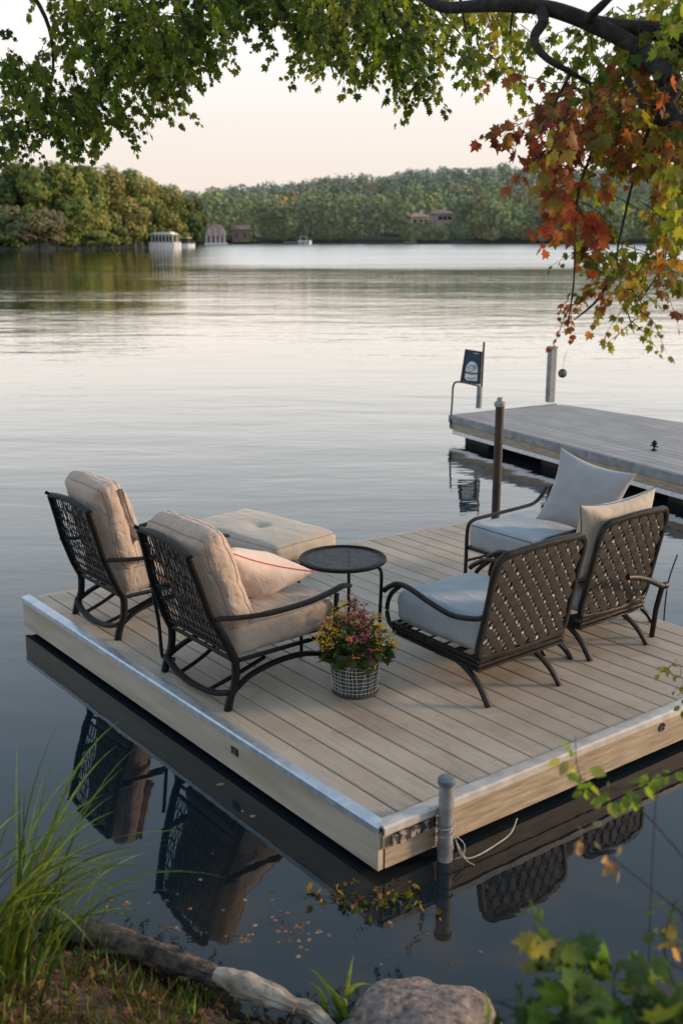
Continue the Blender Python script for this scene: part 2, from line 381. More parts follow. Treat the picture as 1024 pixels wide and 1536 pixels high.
class Sprays:
    def __init__(s): s.p = []; s.d = []; s.n = []; s.s = []; s.c = []; s.tw = MB()
    def spray(s, p0, d, L, nl, size, pal, droop=.6, tw=.0025):
        if tw == .0025: tw = .0026
        if tw == .0026: nl = int(nl*1.25)
        p = V(p0); d = V(d).normalized(); path = [p.copy()]; k = 7
        base = pick(pal, 1)[0]
        for i in range(k):
            d = (d + V((random.gauss(0,.12), random.gauss(0,.12), -droop/k + random.gauss(0,.06)))).normalized()
            p = p + d * (L / k); path.append(p.copy())
        s.tw.tube(path, [tw * (1.1 - i / (k + 1)) for i in range(k + 1)], n=3, cap=False)
        for j in range(nl):
            t = (j + random.random()) / nl * k; i = min(int(t), k - 1); q = path[i].lerp(path[i+1], t - i)
            dd = (path[i+1] - path[i]).normalized()
            side = V((random.gauss(0,1), random.gauss(0,1), random.gauss(0,.6))).normalized()
            out = (dd * .6 + side * .9 + V((0,0,-.55))).normalized()
            q = q + out * size * .45
            s.p.append(q); s.d.append(out + V((0,0,-.25)))
            s.n.append(V((random.gauss(0,.6), random.gauss(-.45,.6), random.gauss(.5,.5))))
            s.s.append(size * random.uniform(.5, 1.3))
            s.c.append(base * .6 + pick(pal, 1)[0] * .4)
    def build(s, T, parent, m=None, twm=None, name='foliage'):
        v, f, c = scatter(T, [tuple(a) for a in s.p], [tuple(a) for a in s.d], [tuple(a) for a in s.n], s.s, s.c)
        tag(npobj(name, v, f, m or M['leaf'], parent, c), kind='stuff')
        tag(obj('twigs', s.tw, twm or M['bark'], parent), kind='stuff')

# ------------------------------------------------------------------ overhanging maple
tree = thing('maple_tree', 'overhanging maple with green and reddening leaves across the top of the view', 'tree', (3.3, 1.9, .9))
O = V((3.3, 1.9, .9))
def limb(mb, pts, r0, r1, k=6):
    pts = [V(p) - O for p in pts]; path = cr(pts, k); n = len(path)
    for i in range(1, n - 1):
        path[i] = path[i] + V([.35 * r0 * noise.noise(path[i] * 3 + V((a * 9, 0, 0))) for a in range(3)])
    mb.tube(path, [(r0 + (r1 - r0) * i / (n - 1)) * (1 + .12 * noise.noise(path[i] * 5)) for i in range(n)], n=10)
tr_ = MB(); limb(tr_, [(3.3,1.9,.5), (3.28,2.0,2.0), (3.2,2.3,3.3), (3.1,2.6,4.3), (3.2,3.0,5.6)], .24, .13); obj('trunk', tr_, M['bark'], tree)
LM = [
 ([(3.2,2.4,3.2)] + [at(*a) for a in ((1075,190,4.4),(1010,125,4.6),(965,78,4.8),(905,42,4.9),(830,14,5.0),(760,10,5.1),(700,8,5.3),(650,4,5.5),(600,-30,5.8))], .046, .022),
 ([(3.15,2.5,3.9)] + [at(*a) for a in ((1090,70,4.7),(1020,52,4.8),(950,42,4.9),(890,32,4.95),(840,18,5.0))], .05, .026),
 ([at(*a) for a in ((812,16,5.0),(814,34,4.95),(801,56,4.9),(806,74,4.85),(826,92,4.8),(856,108,4.8),(884,124,4.8))], .026, .008),
 ([at(*a) for a in ((880,30,4.9),(905,5,4.8),(930,-20,4.8))], .02, .012),
 ([at(*a) for a in ((985,110,4.7),(1000,150,4.6),(1022,185,4.5),(1040,260,4.4))], .022, .012),
 ([at(*a) for a in ((940,120,4.7),(962,160,4.6),(975,185,4.5))], .014, .006),
 ([(3.1,2.6,4.3), (2.4,4.2,5.3), (1.4,6.2,5.5), (.2,7.6,5.4), (-1.2,8.2,5.15), (-2.6,8.3,4.95), (-3.6,8.4,4.7)], .09, .02),
 ([(.2,7.6,5.4), at(560,-40,8), at(575,20,8), at(600,90,8)], .025, .006),
 ([at(480,-70,8.2), at(470,-10,8), at(480,50,8), at(500,110,8)], .02, .005),
 ([(-1.2,8.2,5.15), at(230,-30,8.2), at(240,60,8.1), at(215,140,8)], .022, .005),
 ([(-2.6,8.3,4.95), at(60,10,8.2), at(80,100,8.2), at(60,190,8)], .02, .005),
 ([at(330,-60,8.3), at(300,0,8.2), at(275,70,8.1), at(262,130,8)], .018, .004),
]
lm = MB()
for pts, a, b in LM: limb(lm, pts, a, b)
obj('limb', lm, M['bark'], tree)
S = Sprays()
def mass(blobs, sh=(0,0)):
    for (cx, cy, rx, ry, Yd, n, size, L, nl, pal, dirx) in blobs:
        for _ in range(max(2, int(n*(.95 if Yd > 7 else .85)))):
            a = random.random() * 2 * pi; r = math.sqrt(random.random())
            x = cx + (sh[0] if cy < 275 else sh[0]*.25) + rx * r * math.cos(a); y = cy + sh[1] + ry * r * math.sin(a)
            p = at(x, y, Yd + random.gauss(0, .06 * Yd)) - O
            S.spray(p, (dirx + random.gauss(0,.5), random.gauss(0,.35), -.35 + random.gauss(0,.3)), L * random.uniform(.6, 1.25), nl, size, pal)
g1 = [(DG,5),(MG,6),(YG,2)]; g2 = [(MG,5),(YG,3),(DG,3)]; g3 = [(MG,4),(YG,5),(YE,1.2),(DG,2)]
rr = [(RE,5),(OR,3),(MA,3),(YG,1.2),(MG,1)]; ry = [(OR,2.5),(RE,3.2),(YG,3),(MG,3),(YE,.8),(MA,1.6)]; yy = [(YG,4),(YE,1.2),(MG,4),(OR,1.5),(RE,.8)]
z = .049
mass([
 (35,200,60,48,8.2,40,z,.35,15,g1,0), (110,150,60,60,8.2,48,z,.35,15,g1,0), (60,120,60,30,8.4,16,z,.3,12,g2,0),
 (170,60,70,70,8.2,70,z,.35,16,g1,0), (150,190,38,36,8.1,24,z,.33,15,g1,0), (225,130,50,45,8.1,40,z,.33,15,g2,.1),
 (270,50,60,60,8.1,66,z,.35,16,g1,.1), (255,118,24,30,8.0,14,z,.3,13,g1,.2), (120,0,70,30,8.1,34,z,.35,15,g1,0),
 (10,140,22,60,8.3,14,z,.3,13,g1,-.1),
 (340,12,50,26,8.1,34,z,.33,14,g1,0), (410,8,60,26,8.1,40,z,.35,15,g2,0), (480,40,44,42,8.0,44,z,.35,15,g1,.1),
 (500,95,26,26,8.0,16,z,.33,14,g2,0), (560,40,46,46,8.0,48,z,.35,15,g1,0), (600,95,34,40,8.0,36,z,.33,15,g1,.1),
 (635,35,30,40,7.9,22,z,.33,14,g2,.1), (622,135,20,20,7.9,10,z,.3,13,g1,0), (430,36,28,20,8.0,12,z,.33,13,g2,0),
 (560,5,90,14,7.9,30,z,.3,14,g2,0),
 (710,50,44,44,6.2,14,z,.3,11,g3,0), (700,100,24,20,6.2,5,z,.25,10,g2,0), (755,90,32,48,6.2,9,z,.3,10,g3,0), (775,135,16,20,6.2,4,z,.25,9,yy,0), (770,30,40,26,6.2,10,z,.3,10,g3,0),
], (0,-34))
z = .056
mass([
 (905,70,70,42,5.2,22,z,.32,10,g3,0), (850,150,44,38,5.0,17,z,.3,9,ry,0), (930,150,60,50,4.9,28,z,.3,10,ry,0), (1000,90,36,70,4.9,20,z,.3,10,g3,0),
 (985,30,50,30,5.0,15,z,.3,10,g3,0), (1000,200,34,60,4.8,20,z,.3,10,ry,0), (830,205,34,26,4.8,12,z,.26,8,rr,-.2), (905,215,50,34,4.8,18,z,.28,9,ry,0),
 (745,225,20,26,4.75,7,z,.22,7,rr,-.2), (790,180,26,30,4.8,9,z,.24,8,rr,-.1), (770,262,22,18,4.7,6,z,.2,7,rr,0), (835,330,16,34,4.6,7,z,.2,7,rr,0), (800,235,18,18,4.7,8,z*.95,.2,6,rr,-.1), (870,265,24,26,4.7,7,z,.22,7,rr,0), (960,268,34,22,4.7,9,z,.25,8,ry,0), (1005,290,26,40,4.6,11,z,.25,8,yy,0),
 (850,300,18,30,4.6,6,z,.22,6,rr,0), (852,345,18,24,4.6,7,z,.2,7,rr,0), (838,378,10,14,4.6,2,z*.8,.16,5,rr,0), (890,310,20,20,4.6,3,z,.2,6,yy,0),
 (970,345,30,26,4.5,8,z,.24,7,yy,0), (1010,380,16,30,4.5,5,z,.22,7,yy,0), (880,400,18,20,4.6,6,z*.7,.2,8,ry,0), (925,425,36,24,4.5,12,z*.72,.22,9,yy,0),
 (960,400,26,24,4.5,7,z*.85,.22,7,yy,0), (885,460,24,24,4.5,9,z*.68,.2,8,ry,0), (935,475,30,16,4.5,6,z*.66,.2,8,yy,0), (985,440,14,14,4.5,3,z*.75,.2,7,ry,0),
 (948,515,16,14,4.5,4,z*.62,.18,7,yy,0), (845,495,12,14,4.5,4,z*.6,.18,7,rr,-.2), (905,110,50,60,5.4,16,z*.8,.3,10,g2,0), (860,60,40,40,5.4,9,z*.8,.3,9,g3,0),
], (42,-40))
S.build(MAPLE, tree)
tw = MB()
for pts in (((975,185,4.5),(955,250,4.55),(935,330,4.55),(925,400,4.5),(950,500,4.5)), ((884,124,4.8),(890,210,4.7),(865,300,4.6),(860,420,4.55),(850,490,4.5)),
            ((1040,260,4.4),(1005,330,4.5),(990,400,4.5),(960,450,4.5)), ((856,108,4.8),(820,180,4.8),(800,220,4.7)), ((925,400,4.5),(895,450,4.5),(860,480,4.5)), ((690,0,5.4),(700,50,5.9),(715,90,6.2)), ((650,4,5.5),(665,25,6),(700,60,6.2)), ((770,10,5.1),(765,60,5.9),(772,130,6.2))):
    limb(tw, [at(*a) for a in pts], .0075, .0025)
obj('branch', tw, M['bark'], tree)

# hanging ball under the maple
p = at(843, 560, 4.5)
hb = thing('hanging_ball', 'small brown woven ball hanging on a string below the red maple leaves', 'ornament', p)
mb = MB(); prof = [(.0168 * math.sin(pi * i / 10) + .001, .0168 * -math.cos(pi * i / 10)) for i in range(11)]
mb.lathe(prof, 14); obj('ball', mb, M['pinecone'], hb)
mb = MB()
for k in range(5):
    mb.tube([V((.0176*math.cos(t)*math.cos(k*pi/5), .0176*math.cos(t)*math.sin(k*pi/5), .0176*math.sin(t))) for t in [2*pi*i/20 for i in range(20)]], .0014, n=5, closed=True)
obj('cage', mb, M['rim'], hb)
mb = MB(); mb.tube([(0,0,.016), (.002,0,.05), (.012,.0,.095)], .0009, n=4); obj('string', mb, M['rope'], hb)

# ------------------------------------------------------------------ far shore
def terrain(name, xs, ys, hf, m):
    mb = MB(); nx, ny = len(xs), len(ys)
    for y in ys:
        for x in xs: mb.v.append(V((x, y, hf(x, y))))
    for j in range(ny-1):
        for i in range(nx-1): mb.f.append([j*nx+i, j*nx+i+1, (j+1)*nx+i+1, (j+1)*nx+i])
    return tag(obj(name, mb, m), kind='structure')
def lin(a, b, n): return [a + (b-a)*i/(n-1) for i in range(n)]
def sm(t): t = max(0, min(1, t)); return t*t*(3-2*t)
SK = [(-260,24),(-90,17),(-60,19),(-20,23),(0,27),(20,25),(45,30),(75,32),(100,32),(150,30),(220,28),(420,27)]
def sky_h(x):
    for (a, ha), (b, hb_) in zip(SK, SK[1:]):
        if a <= x <= b: return ha + (hb_-ha) * (x-a)/(b-a)
    return SK[0][1] if x < SK[0][0] else SK[-1][1]
def hill_h(x, y):
    t = (y - 300) / 300
    xs = x * 600 / max(y, 300)
    return -1.2 + 2.2 * sm((y-297)/8) + (sky_h(xs) - 8) * sm(t) * (1 if t < 1 else 1) + 3 * noise.noise(V((x*.012, y*.012, 0))) * sm(t*2)
terrain('far_hill', lin(-420, 560, 90), lin(296, 900, 60), hill_h, M['farground'])
def crown(cx, cy, cz, w, h, n, leaf, pal, lobes=10, T=QUAD, uni=.5):
    ps, ns, ss, cs = [], [], [], []; tb = pick(pal, 1)[0]
    for k in range(lobes):
        a = random.random()*2*pi; zz = random.random()
        rad = w * .5 * (1 - abs(zz - .45) * .9) * random.uniform(.2, .75)
        lc = np.array([cx + rad*math.cos(a), cy + rad*math.sin(a), cz + h * (.12 + .76*zz)])
        lr = np.array([w, w, h*.8]) * random.uniform(.17, .27)
        m = n // lobes
        d = rng.normal(size=(m, 3)); d /= np.linalg.norm(d, axis=1, keepdims=True)
        r = rng.uniform(.72, 1.05, (m, 1))
        ps.append(lc + d*r*lr); ns.append(d + rng.normal(0, .32, (m, 3)))
        ss.append(leaf * rng.uniform(.6, 1.35, m))
        base = (tb*uni + pick(pal, 1)[0]*(1-uni)) * random.uniform(.85, 1.15)
        shade = .70 + .45 * np.clip(d[:, 2:3]*.5 + .5, 0, 1)  # light tops and shaded undersides painted into the leaf colours
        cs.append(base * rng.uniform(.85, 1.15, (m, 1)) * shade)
    P_ = np.concatenate(ps); Nn = np.concatenate(ns)
    return scatter(T, P_, np.cross(Nn, rng.normal(size=P_.shape)), Nn, np.concatenate(ss), np.clip(np.concatenate(cs), 0, 1))
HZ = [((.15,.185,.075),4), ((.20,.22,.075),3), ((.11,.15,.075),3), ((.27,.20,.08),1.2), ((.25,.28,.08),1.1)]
def haze(c, y):  # distance haze mixed into the foliage colours
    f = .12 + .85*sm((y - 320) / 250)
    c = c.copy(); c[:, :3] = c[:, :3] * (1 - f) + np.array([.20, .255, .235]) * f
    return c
parts = []
spots = []
for i in range(150):                                    # front row along the water
    spots.append((random.uniform(-120, 190), 303 + random.random()*10, random.uniform(8, 14)))
for i in range(1500):
    y = 308 + 300 * random.random() ** .8
    x = random.uniform(-.38, .60) * y
    spots.append((x, y, random.uniform(9, 15)))
HOUSES = [(626, 336, 346, 9.0), (662, 330, 352, 8.0)]
for x, y, h in spots:
    px = 512 + F * x / y
    if any(abs(px - hx) < 26 and y < hY + 4 and y > hY - 50 for hx, hy, hY, hw in HOUSES): h *= .36
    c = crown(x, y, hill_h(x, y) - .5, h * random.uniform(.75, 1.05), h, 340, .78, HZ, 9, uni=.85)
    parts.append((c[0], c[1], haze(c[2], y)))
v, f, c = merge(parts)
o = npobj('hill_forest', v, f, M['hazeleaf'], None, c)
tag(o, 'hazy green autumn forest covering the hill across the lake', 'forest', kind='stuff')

# houses on the hillside
def house(px, py, Y, w, label, wall):
    p = at(px, py, Y); p.z -= 2.5
    t = thing('hillside_house', label, 'house', p, .25)
    mb = MB(); mb.box((0,0,2.6), (w, 6, 5.6)); obj('wall', mb, wall, t, smooth=False)
    mb = MB(); e = .6
    pts = [(-w/2-e,-3-e,5.2),(w/2+e,-3-e,5.2),(w/2+e,3+e,5.2),(-w/2-e,3+e,5.2)]
    b0 = len(mb.v); mb.v += [V(q) for q in pts] + [V((-w*.2,0,6.5)), V((w*.2,0,6.5))]
    mb.f += [[0,1,5,4],[1,2,5],[2,3,4,5],[3,0,4],[3,2,1,0]]
    rf = obj('roof', mb, M['redroof'], t, smooth=False)
    mb = MB(); mb.box((w*.22,.6,6.6), (.7,.7,1.6)); obj('chimney', mb, M['creamwall'], rf, smooth=False)
    for k in range(3):
        for lv in (3.9,):
            mb = MB(); mb.box((-w*.3 + k*w*.3, -3.02, lv), (1.2, .1, 1.1)); obj('window', mb, M['glassdark'], t, smooth=False)
house(626, 339, 346, 6.0, 'left and lighter of two red-roofed houses among trees on the far hill', M['creamwall'])
house(662, 334, 352, 5.4, 'right and pinker of two red-roofed houses among trees on the far hill', M['pinkwall'])
# left point
def left_h(x, y):
    edge = 199 + (x + 75) * 2.4 if x > -75 else 199 - (x + 75) * .02
    d = y - edge
    side = (-37 - x)
    return -.8 + 2.0 * sm(d / 5) * sm(side / 6) if side > -4 else -.8
terrain('left_shore', lin(-160, -30, 60), lin(190, 360, 60), left_h, M['farground'])
LT = [((.075,.095,.022),4), ((.13,.125,.028),3), ((.050,.070,.020),3), ((.16,.13,.035),1.6)]
SH = {'gold': [((.29,.255,.08),4),((.20,.22,.06),3)], 'olive': [((.155,.19,.05),4),((.23,.235,.06),2),((.10,.14,.04),2)],
      'dark': [((.08,.115,.04),4),((.13,.16,.045),2)], 'lime': [((.23,.26,.06),4),((.17,.20,.05),2)], 'grey': [((.18,.17,.085),3),((.14,.145,.07),2)]}
lefts = [ # px, top px, range, width m, shade, words
 (-14, 262, 212, 10, 'dark'), (18, 266, 210, 9, 'dark'), (44, 258, 214, 9, 'olive'), (72, 262, 209, 8, 'lime'), (98, 256, 212, 9, 'olive'),
 (124, 255, 214, 9, 'lime'), (150, 260, 218, 9, 'olive'), (176, 262, 224, 9, 'gold'), (200, 266, 232, 9, 'olive'), (222, 272, 240, 9, 'gold'),
 (244, 280, 252, 9, 'olive'), (264, 288, 262, 8, 'gold'), (282, 296, 272, 8, 'dark'), (298, 306, 284, 8, 'dark')]
words = {'dark': 'dark green', 'olive': 'olive green', 'lime': 'yellow green', 'gold': 'golden brown', 'grey': 'greyish green'}
ordn = ['first','second','third','fourth','fifth','sixth','seventh','eighth','ninth','tenth','eleventh','twelfth','thirteenth','fourteenth']
def shore_tree(i, px, top, Y, w, shade, label, group, base=.6, low=.1, n=2600):
    x = (px - 512) / F * Y
    h = H + (350 - top) / F * Y - base
    t = thing('shore_tree', label, 'tree', (x, Y, base), 0, group)
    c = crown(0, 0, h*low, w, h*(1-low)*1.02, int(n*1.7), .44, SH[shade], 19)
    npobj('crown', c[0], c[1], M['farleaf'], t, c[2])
    mb = MB(); mb.tube(cr([(0,0,-.5), (.2,0,h*.3), (-.1,.1,h*.7)], 4), [.22,.2,.18,.17,.16,.15,.13,.11,.09][:9], n=6); obj('trunk', mb, M['trunk'], t)
for i, (px, top, Y, w, sh) in enumerate(lefts):
    shore_tree(i, px, top, Y, w, sh, 'tall %s tree on the left point, %s from the left in the back row' % (words[sh], ordn[i]), 'tall trees on the left point')
low = [(6,320,201,9,'dark'), (30,312,202,8,'grey'), (62,322,200,10,'grey'), (88,318,201,9,'grey'), (112,326,203,8,'olive'), (136,300,206,7,'olive'), (158,300,210,6,'gold'),
       (178,318,214,7,'olive'), (186,338,212,7,'olive'), (212,302,222,8,'gold'), (238,308,232,7,'olive'), (260,318,246,7,'gold'), (278,318,256,7,'olive'), (296,326,268,6,'dark'), (160,348,207,9,'olive'), (36,342,199,8,'dark')]
low.sort()
ordn2 = ordn + ['fifteenth','sixteenth']
for i, (px, top, Y, w, sh) in enumerate(low):
    shore_tree(i, px, top, Y, w, sh, 'low bushy %s tree at the waterline of the left point, %s from the left' % (words[sh], ordn2[i]), 'low trees along the left waterline', low=.0, n=1500)

# houseboats
def houseboat(px, py, Y, L, h, label, rz, big):
    p = at(px, py, Y); p.z = 0
    t = thing('houseboat', label, 'boat', p, rz)
    mb = MB()
    hull = [(-L/2,-1.1),(L/2-.9,-1.1),(L/2,-.2),(L/2,.2),(L/2-.9,1.1),(-L/2,1.1)]
    mb.prism(hull, -.2, h*.30); obj('hull', mb, M['whitehull'], t, smooth=False)
    mb = MB(); mb.prism([(a*1.01, b*1.02) for a, b in hull], h*.30, h*.35); obj('gunwale', mb, M['white'], t, smooth=False)
    if big:
        mb = MB(); mb.box((-.3,0,h*.54), (L*.66,1.7,h*.38)); obj('cabin', mb, M['glassdark'], t, smooth=False)
        for k in range(7):
            for s in (-1, 1):
                mb = MB(); mb.box((-L*.4+k*L*.118, s*1.0, h*.58), (.12,.12,h*.46)); obj('post', mb, M['white'], t, smooth=False)
        mb = MB(); mb.prism([(-L*.46,-1.2),(L*.34,-1.2),(L*.34,1.2),(-L*.46,1.2)], h*.82, h*.88)
        mb.prism([(-L*.36,-1.0),(L*.24,-1.0),(L*.24,1.0),(-L*.36,1.0)], h*.88, h*.97); obj('canopy', mb, M['white'], t, smooth=False)
    else:
        mb = MB(); mb.box((-.3,0,h*.60), (L*.5,1.6,h*.50)); obj('cabin', mb, M['glassdark'], t, smooth=False)
        mb = MB(); mb.box((-.3,0,h*.88), (L*.6,1.9,h*.06)); obj('canopy', mb, M['creamwall'], t, smooth=False)
houseboat(249, 368, 226, 6.6, 3.2, 'white canopied pontoon boat moored at the left point', -.3, True)
houseboat(280, 365, 232, 3.6, 2.2, 'small cream boat moored to the right of the canopied boat', -.35, False)
# pink arched boathouse
p = at(325, 363, 300); p.z = 0
t = thing('boathouse', 'pink arched boathouse with white columns at the water beyond the left point', 'boathouse', p)
mb = MB(); prof = [(2.6*math.cos(a), 2.2 + 3.0*math.sin(a)) for a in lin(0, pi, 13)]
b0 = len(mb.v)
for yy in (-2.4, 2.4): mb.v += [V((x, yy, zz)) for x, zz in prof]
for i in range(12): mb.f.append([i, i+1, 14+i, 13+i])
mb.f.append(list(range(13))); mb.f.append(list(range(13, 26))[::-1]); obj('roof', mb, M['pinkwall'], t, smooth=False)
for k in range(5):
    mb = MB(); mb.box((-2.4+k*1.2, -2.3, 1.1), (.25,.25,2.2)); obj('column', mb, M['white'], t, smooth=False)
mb = MB(); mb.box((0,-1,.15), (6,4,.4)); obj('deck', mb, M['white'], t, smooth=False)
mb = MB(); mb.box((0,1.8,1.2), (4.8,.2,2.4)); obj('wall', mb, M['pinkwall'], t, smooth=False)
for k in range(3):
    mb = MB(); mb.box((-1.6+k*1.6, -2.43, 2.9), (.12,.1,1.6 if k != 1 else 2.6)); obj('mullion', mb, M['white'], t, smooth=False)
# brown shed
p = at(362, 358, 302); p.z = .6
t = thing('shore_shed', 'reddish brown wooden shed between trees on the far shore', 'shed', p)
mb = MB(); mb.box((0,0,1.6), (4.6,3,3.4)); obj('wall', mb, simple('brown_red_boards', (.17,.11,.085), (.24,.16,.12), scale=1, rough=.9), t, smooth=False)
mb = MB(); mb.v += [V(q) for q in ((-2.6,-1.8,3.3),(2.6,-1.8,3.3),(2.6,1.8,3.3),(-2.6,1.8,3.3),(-2.6,0,4.5),(2.6,0,4.5))]; mb.f += [[0,1,5,4],[2,3,4,5],[1,2,5],[3,0,4],[3,2,1,0]]
obj('roof', mb, M['redroof'], t, smooth=False)
for s in (-1, 1):
    mb = MB(); mb.box((s*1.2,-1.53,1.7), (.8,.1,1.2)); obj('window', mb, M['glassdark'], t, smooth=False)
# jetties across the lake
def jetty(px, py, Y, L, label, hut=False):
    p = at(px, py, Y); p.z = 0
    t = thing('jetty', label, 'jetty', p)
    mb = MB(); mb.box((0,0,.55), (L,1.6,.25)); obj('deck', mb, M['greypost'], t, smooth=False)
    for k in range(5):
        mb = MB(); mb.box((-L/2+.3+k*(L-.6)/4,-.7,.1), (.2,.2,1.6 if k % 2 else 2.0)); obj('pile', mb, M['trunk'], t, smooth=False)
    return p
jetty(445, 360, 292, 7.0, 'low grey jetty on the far shore with a small red-topped boat beside it')
p = at(456, 360, 294); p.z = 0
t = thing('motorboat', 'tiny white motorboat with a red canopy beside the far jetty', 'boat', p)
mb = MB(); mb.prism([(-1.6,-.7),(1.3,-.7),(2.0,0),(1.3,.7),(-1.6,.7)], 0, 1.0); obj('hull', mb, M['white'], t, smooth=False)
mb = MB(); mb.prism([(-1.1,-.7),(.8,-.7),(.8,.7),(-1.1,.7)], 1.9, 2.2); obj('canopy', mb, M['redroof'], t, smooth=False)
for a, b in ((-1,-.6),(.7,-.6),(-1,.6),(.7,.6)):
    mb = MB(); mb.box((a,b,1.45), (.08,.08,.95)); obj('post', mb, M['white'], t, smooth=False)
jetty(615, 363.5, 288, 3.4, 'short pale jetty at the foot of the two hillside houses')

# ------------------------------------------------------------------ near dock
dock = thing('floating_dock', 'wide taupe floating dock of long boards with pale edge trim, carrying the chairs', 'dock', D(0,0), UA)
def far_edge(u): return 4.03 - .125*u
def front_edge(u): return -.04*u
mb = MB(); u = .012
bw, gap = .1395, .0085
poly_r = 3.27
while u < 4.08:
    a, b = u, min(u + bw, 4.08); vs0 = front_edge((a+b)/2) + .045 if b <= poly_r else 1.72
    if a < poly_r < b: b = poly_r
    vs1 = far_edge((a+b)/2) - .02
    nseg = 1
    x0, x1, z0, z1, bv = a, b, -.028, random.uniform(-.0008,.0008), .004
    q = len(mb.v)
    prof = [(x0, z0), (x0, z1-bv), (x0+bv, z1), (x1-bv, z1), (x1, z1-bv), (x1, z0)]
    for vv in (vs0, vs1): mb.v += [V((px_, vv, pz)) for px_, pz in prof]
    for k in range(6): mb.f.append([q+k, q+6+k, q+6+(k+1)%6, q+(k+1)%6])
    mb.f.append([q+k for k in range(6)]); mb.f.append([q+6+k for k in range(6)][::-1])
    u = a + .148 if b - a > .1 or b == a + bw else b + gap
obj('deck_boards', mb, M['deck'], dock, angle=25)
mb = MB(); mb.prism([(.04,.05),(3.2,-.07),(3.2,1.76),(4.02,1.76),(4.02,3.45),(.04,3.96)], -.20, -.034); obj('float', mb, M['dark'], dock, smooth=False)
# left side fascia + trim
mb = MB(); mb.box((-.004, 2.015, -.118), (.03, 4.03, .185)); obj('fascia', mb, M['fascia'], dock, smooth=False)
mb = MB()
def ext(mb, prof, p0, p1):
    p0, p1 = V(p0), V(p1); t = (p1-p0).normalized(); s = V((t.y, -t.x, 0)); q = len(mb.v); n = len(prof)
    for p_ in (p0, p1): mb.v += [p_ + s*a + V((0,0,b)) for a, b in prof]
    for k in range(n): mb.f.append([q+k, q+(k+1)%n, q+n+(k+1)%n, q+n+k])
    mb.f.append([q+k for k in range(n)][::-1]); mb.f.append([q+n+k for k in range(n)])
TP = [(-.045,.001),(-.045,.012),(-.02,.016),(.012,.014),(.022,.006),(.022,-.026),(.018,-.026),(.010,.001)]
ext(mb, TP, (0,4.04,0), (0,0,0)); obj('edge_trim', mb, M['alu'], dock, angle=20)
mb = MB(); ext(mb, [(a*1.15, b) for a, b in TP], (.0,0,.0005), (3.27,-.1308,.0005)); obj('edge_trim', mb, M['trim'], dock, angle=20)
mb = MB(); ext(mb, [(-.03,-.028),(.012,-.028),(.012,-.10),(-.03,-.10)], (0,0,0), (3.27,-.1308,0)); obj('fascia', mb, M['fasciawood'], dock, smooth=False)
mb = MB(); ext(mb, [(-.03,-.104),(.004,-.104),(.004,-.21),(-.03,-.21)], (0.02,0,0), (3.27,-.1308,0)); obj('lower_fascia', mb, M['fasciawood'], dock, smooth=False)
mb = MB(); mb.box((3.275, .79, -.1), (.03, 1.83, .18)); mb.box((4.085, 2.6, -.1), (.03, 1.8, .18)); mb.box((3.69,1.7,-.1), (.8,.03,.18)); obj('fascia', mb, M['fascia'], dock, smooth=False)
mb = MB(); ext(mb, [(-.03,-.002),(.01,-.002),(.01,-.2),(-.03,-.2)], (4.08,3.52,0), (0,4.03,0)); obj('fascia', mb, M['fascia'], dock, smooth=False)
mb = MB(); mb.prism([(1.72,3.75),(2.56,3.66),(2.46,4.40),(1.70,4.34)], -.12, -.01); obj('swim_platform', mb, M['dark'], dock, smooth=False)
# corner bracket, plates, vents, screws
mb = MB(); mb.box((.16,-.030,-.063), (.24,.010,.05)); mb.box((.105,-.032,-.062),(.05,.012,.062)); obj('corner_bracket', mb, M['rust'], dock, smooth=False)
mb = MB(); mb.box((.30,-.026,-.115), (.012,.012,.15)); obj('corner_bracket', mb, M['rust'], dock, smooth=False)
mb = MB(); mb.box((-.0215,1.18,-.085), (.006,.062,.042)); pl = obj('side_plate', mb, M['blackplate'], dock, smooth=False)
mb = MB(); mb.tube([V((-.026,1.175+.012*math.cos(t),-.085+.013*math.sin(t))) for t in lin(-pi/2, pi/2, 9)] , .0016, n=5)
mb.tube([(-.026,1.172,-.098),(-.026,1.172,-.072)], .0016, n=5); obj('letter', mb, M['greypost'], pl)
for uu in (1.98,):
    mb = MB(); c = V((uu, -.04*uu-.013, -.068))
    mb.tube([c+V((.024*math.cos(t),-.001,.021*math.sin(t))) for t in lin(0, 2*pi*15/16, 16)], .005, n=6, closed=True)
    b0 = len(mb.v); obj('vent_ring', mb, M['blackplate'], dock)
    mb = MB(); mb.poly([c+V((.022*math.cos(t),-.0012,.019*math.sin(t))) for t in lin(0, 2*pi*15/16, 16)]); obj('vent_hole', mb, M['dark'], dock, smooth=False)
mb = MB()
for k in range(22):
    uc = .012 + k*.148 + .07
    for vv in (.16, .9, 1.7, 2.5, 3.3):
        if vv < far_edge(uc)-.1:
            for s in (-.045, .045): mb.lathe([(.0035,.0012),(.0035,.0022)], 6, (uc+s, vv+front_edge(uc), 0))
obj('deck_screws', mb, M['galv'], dock, smooth=False)

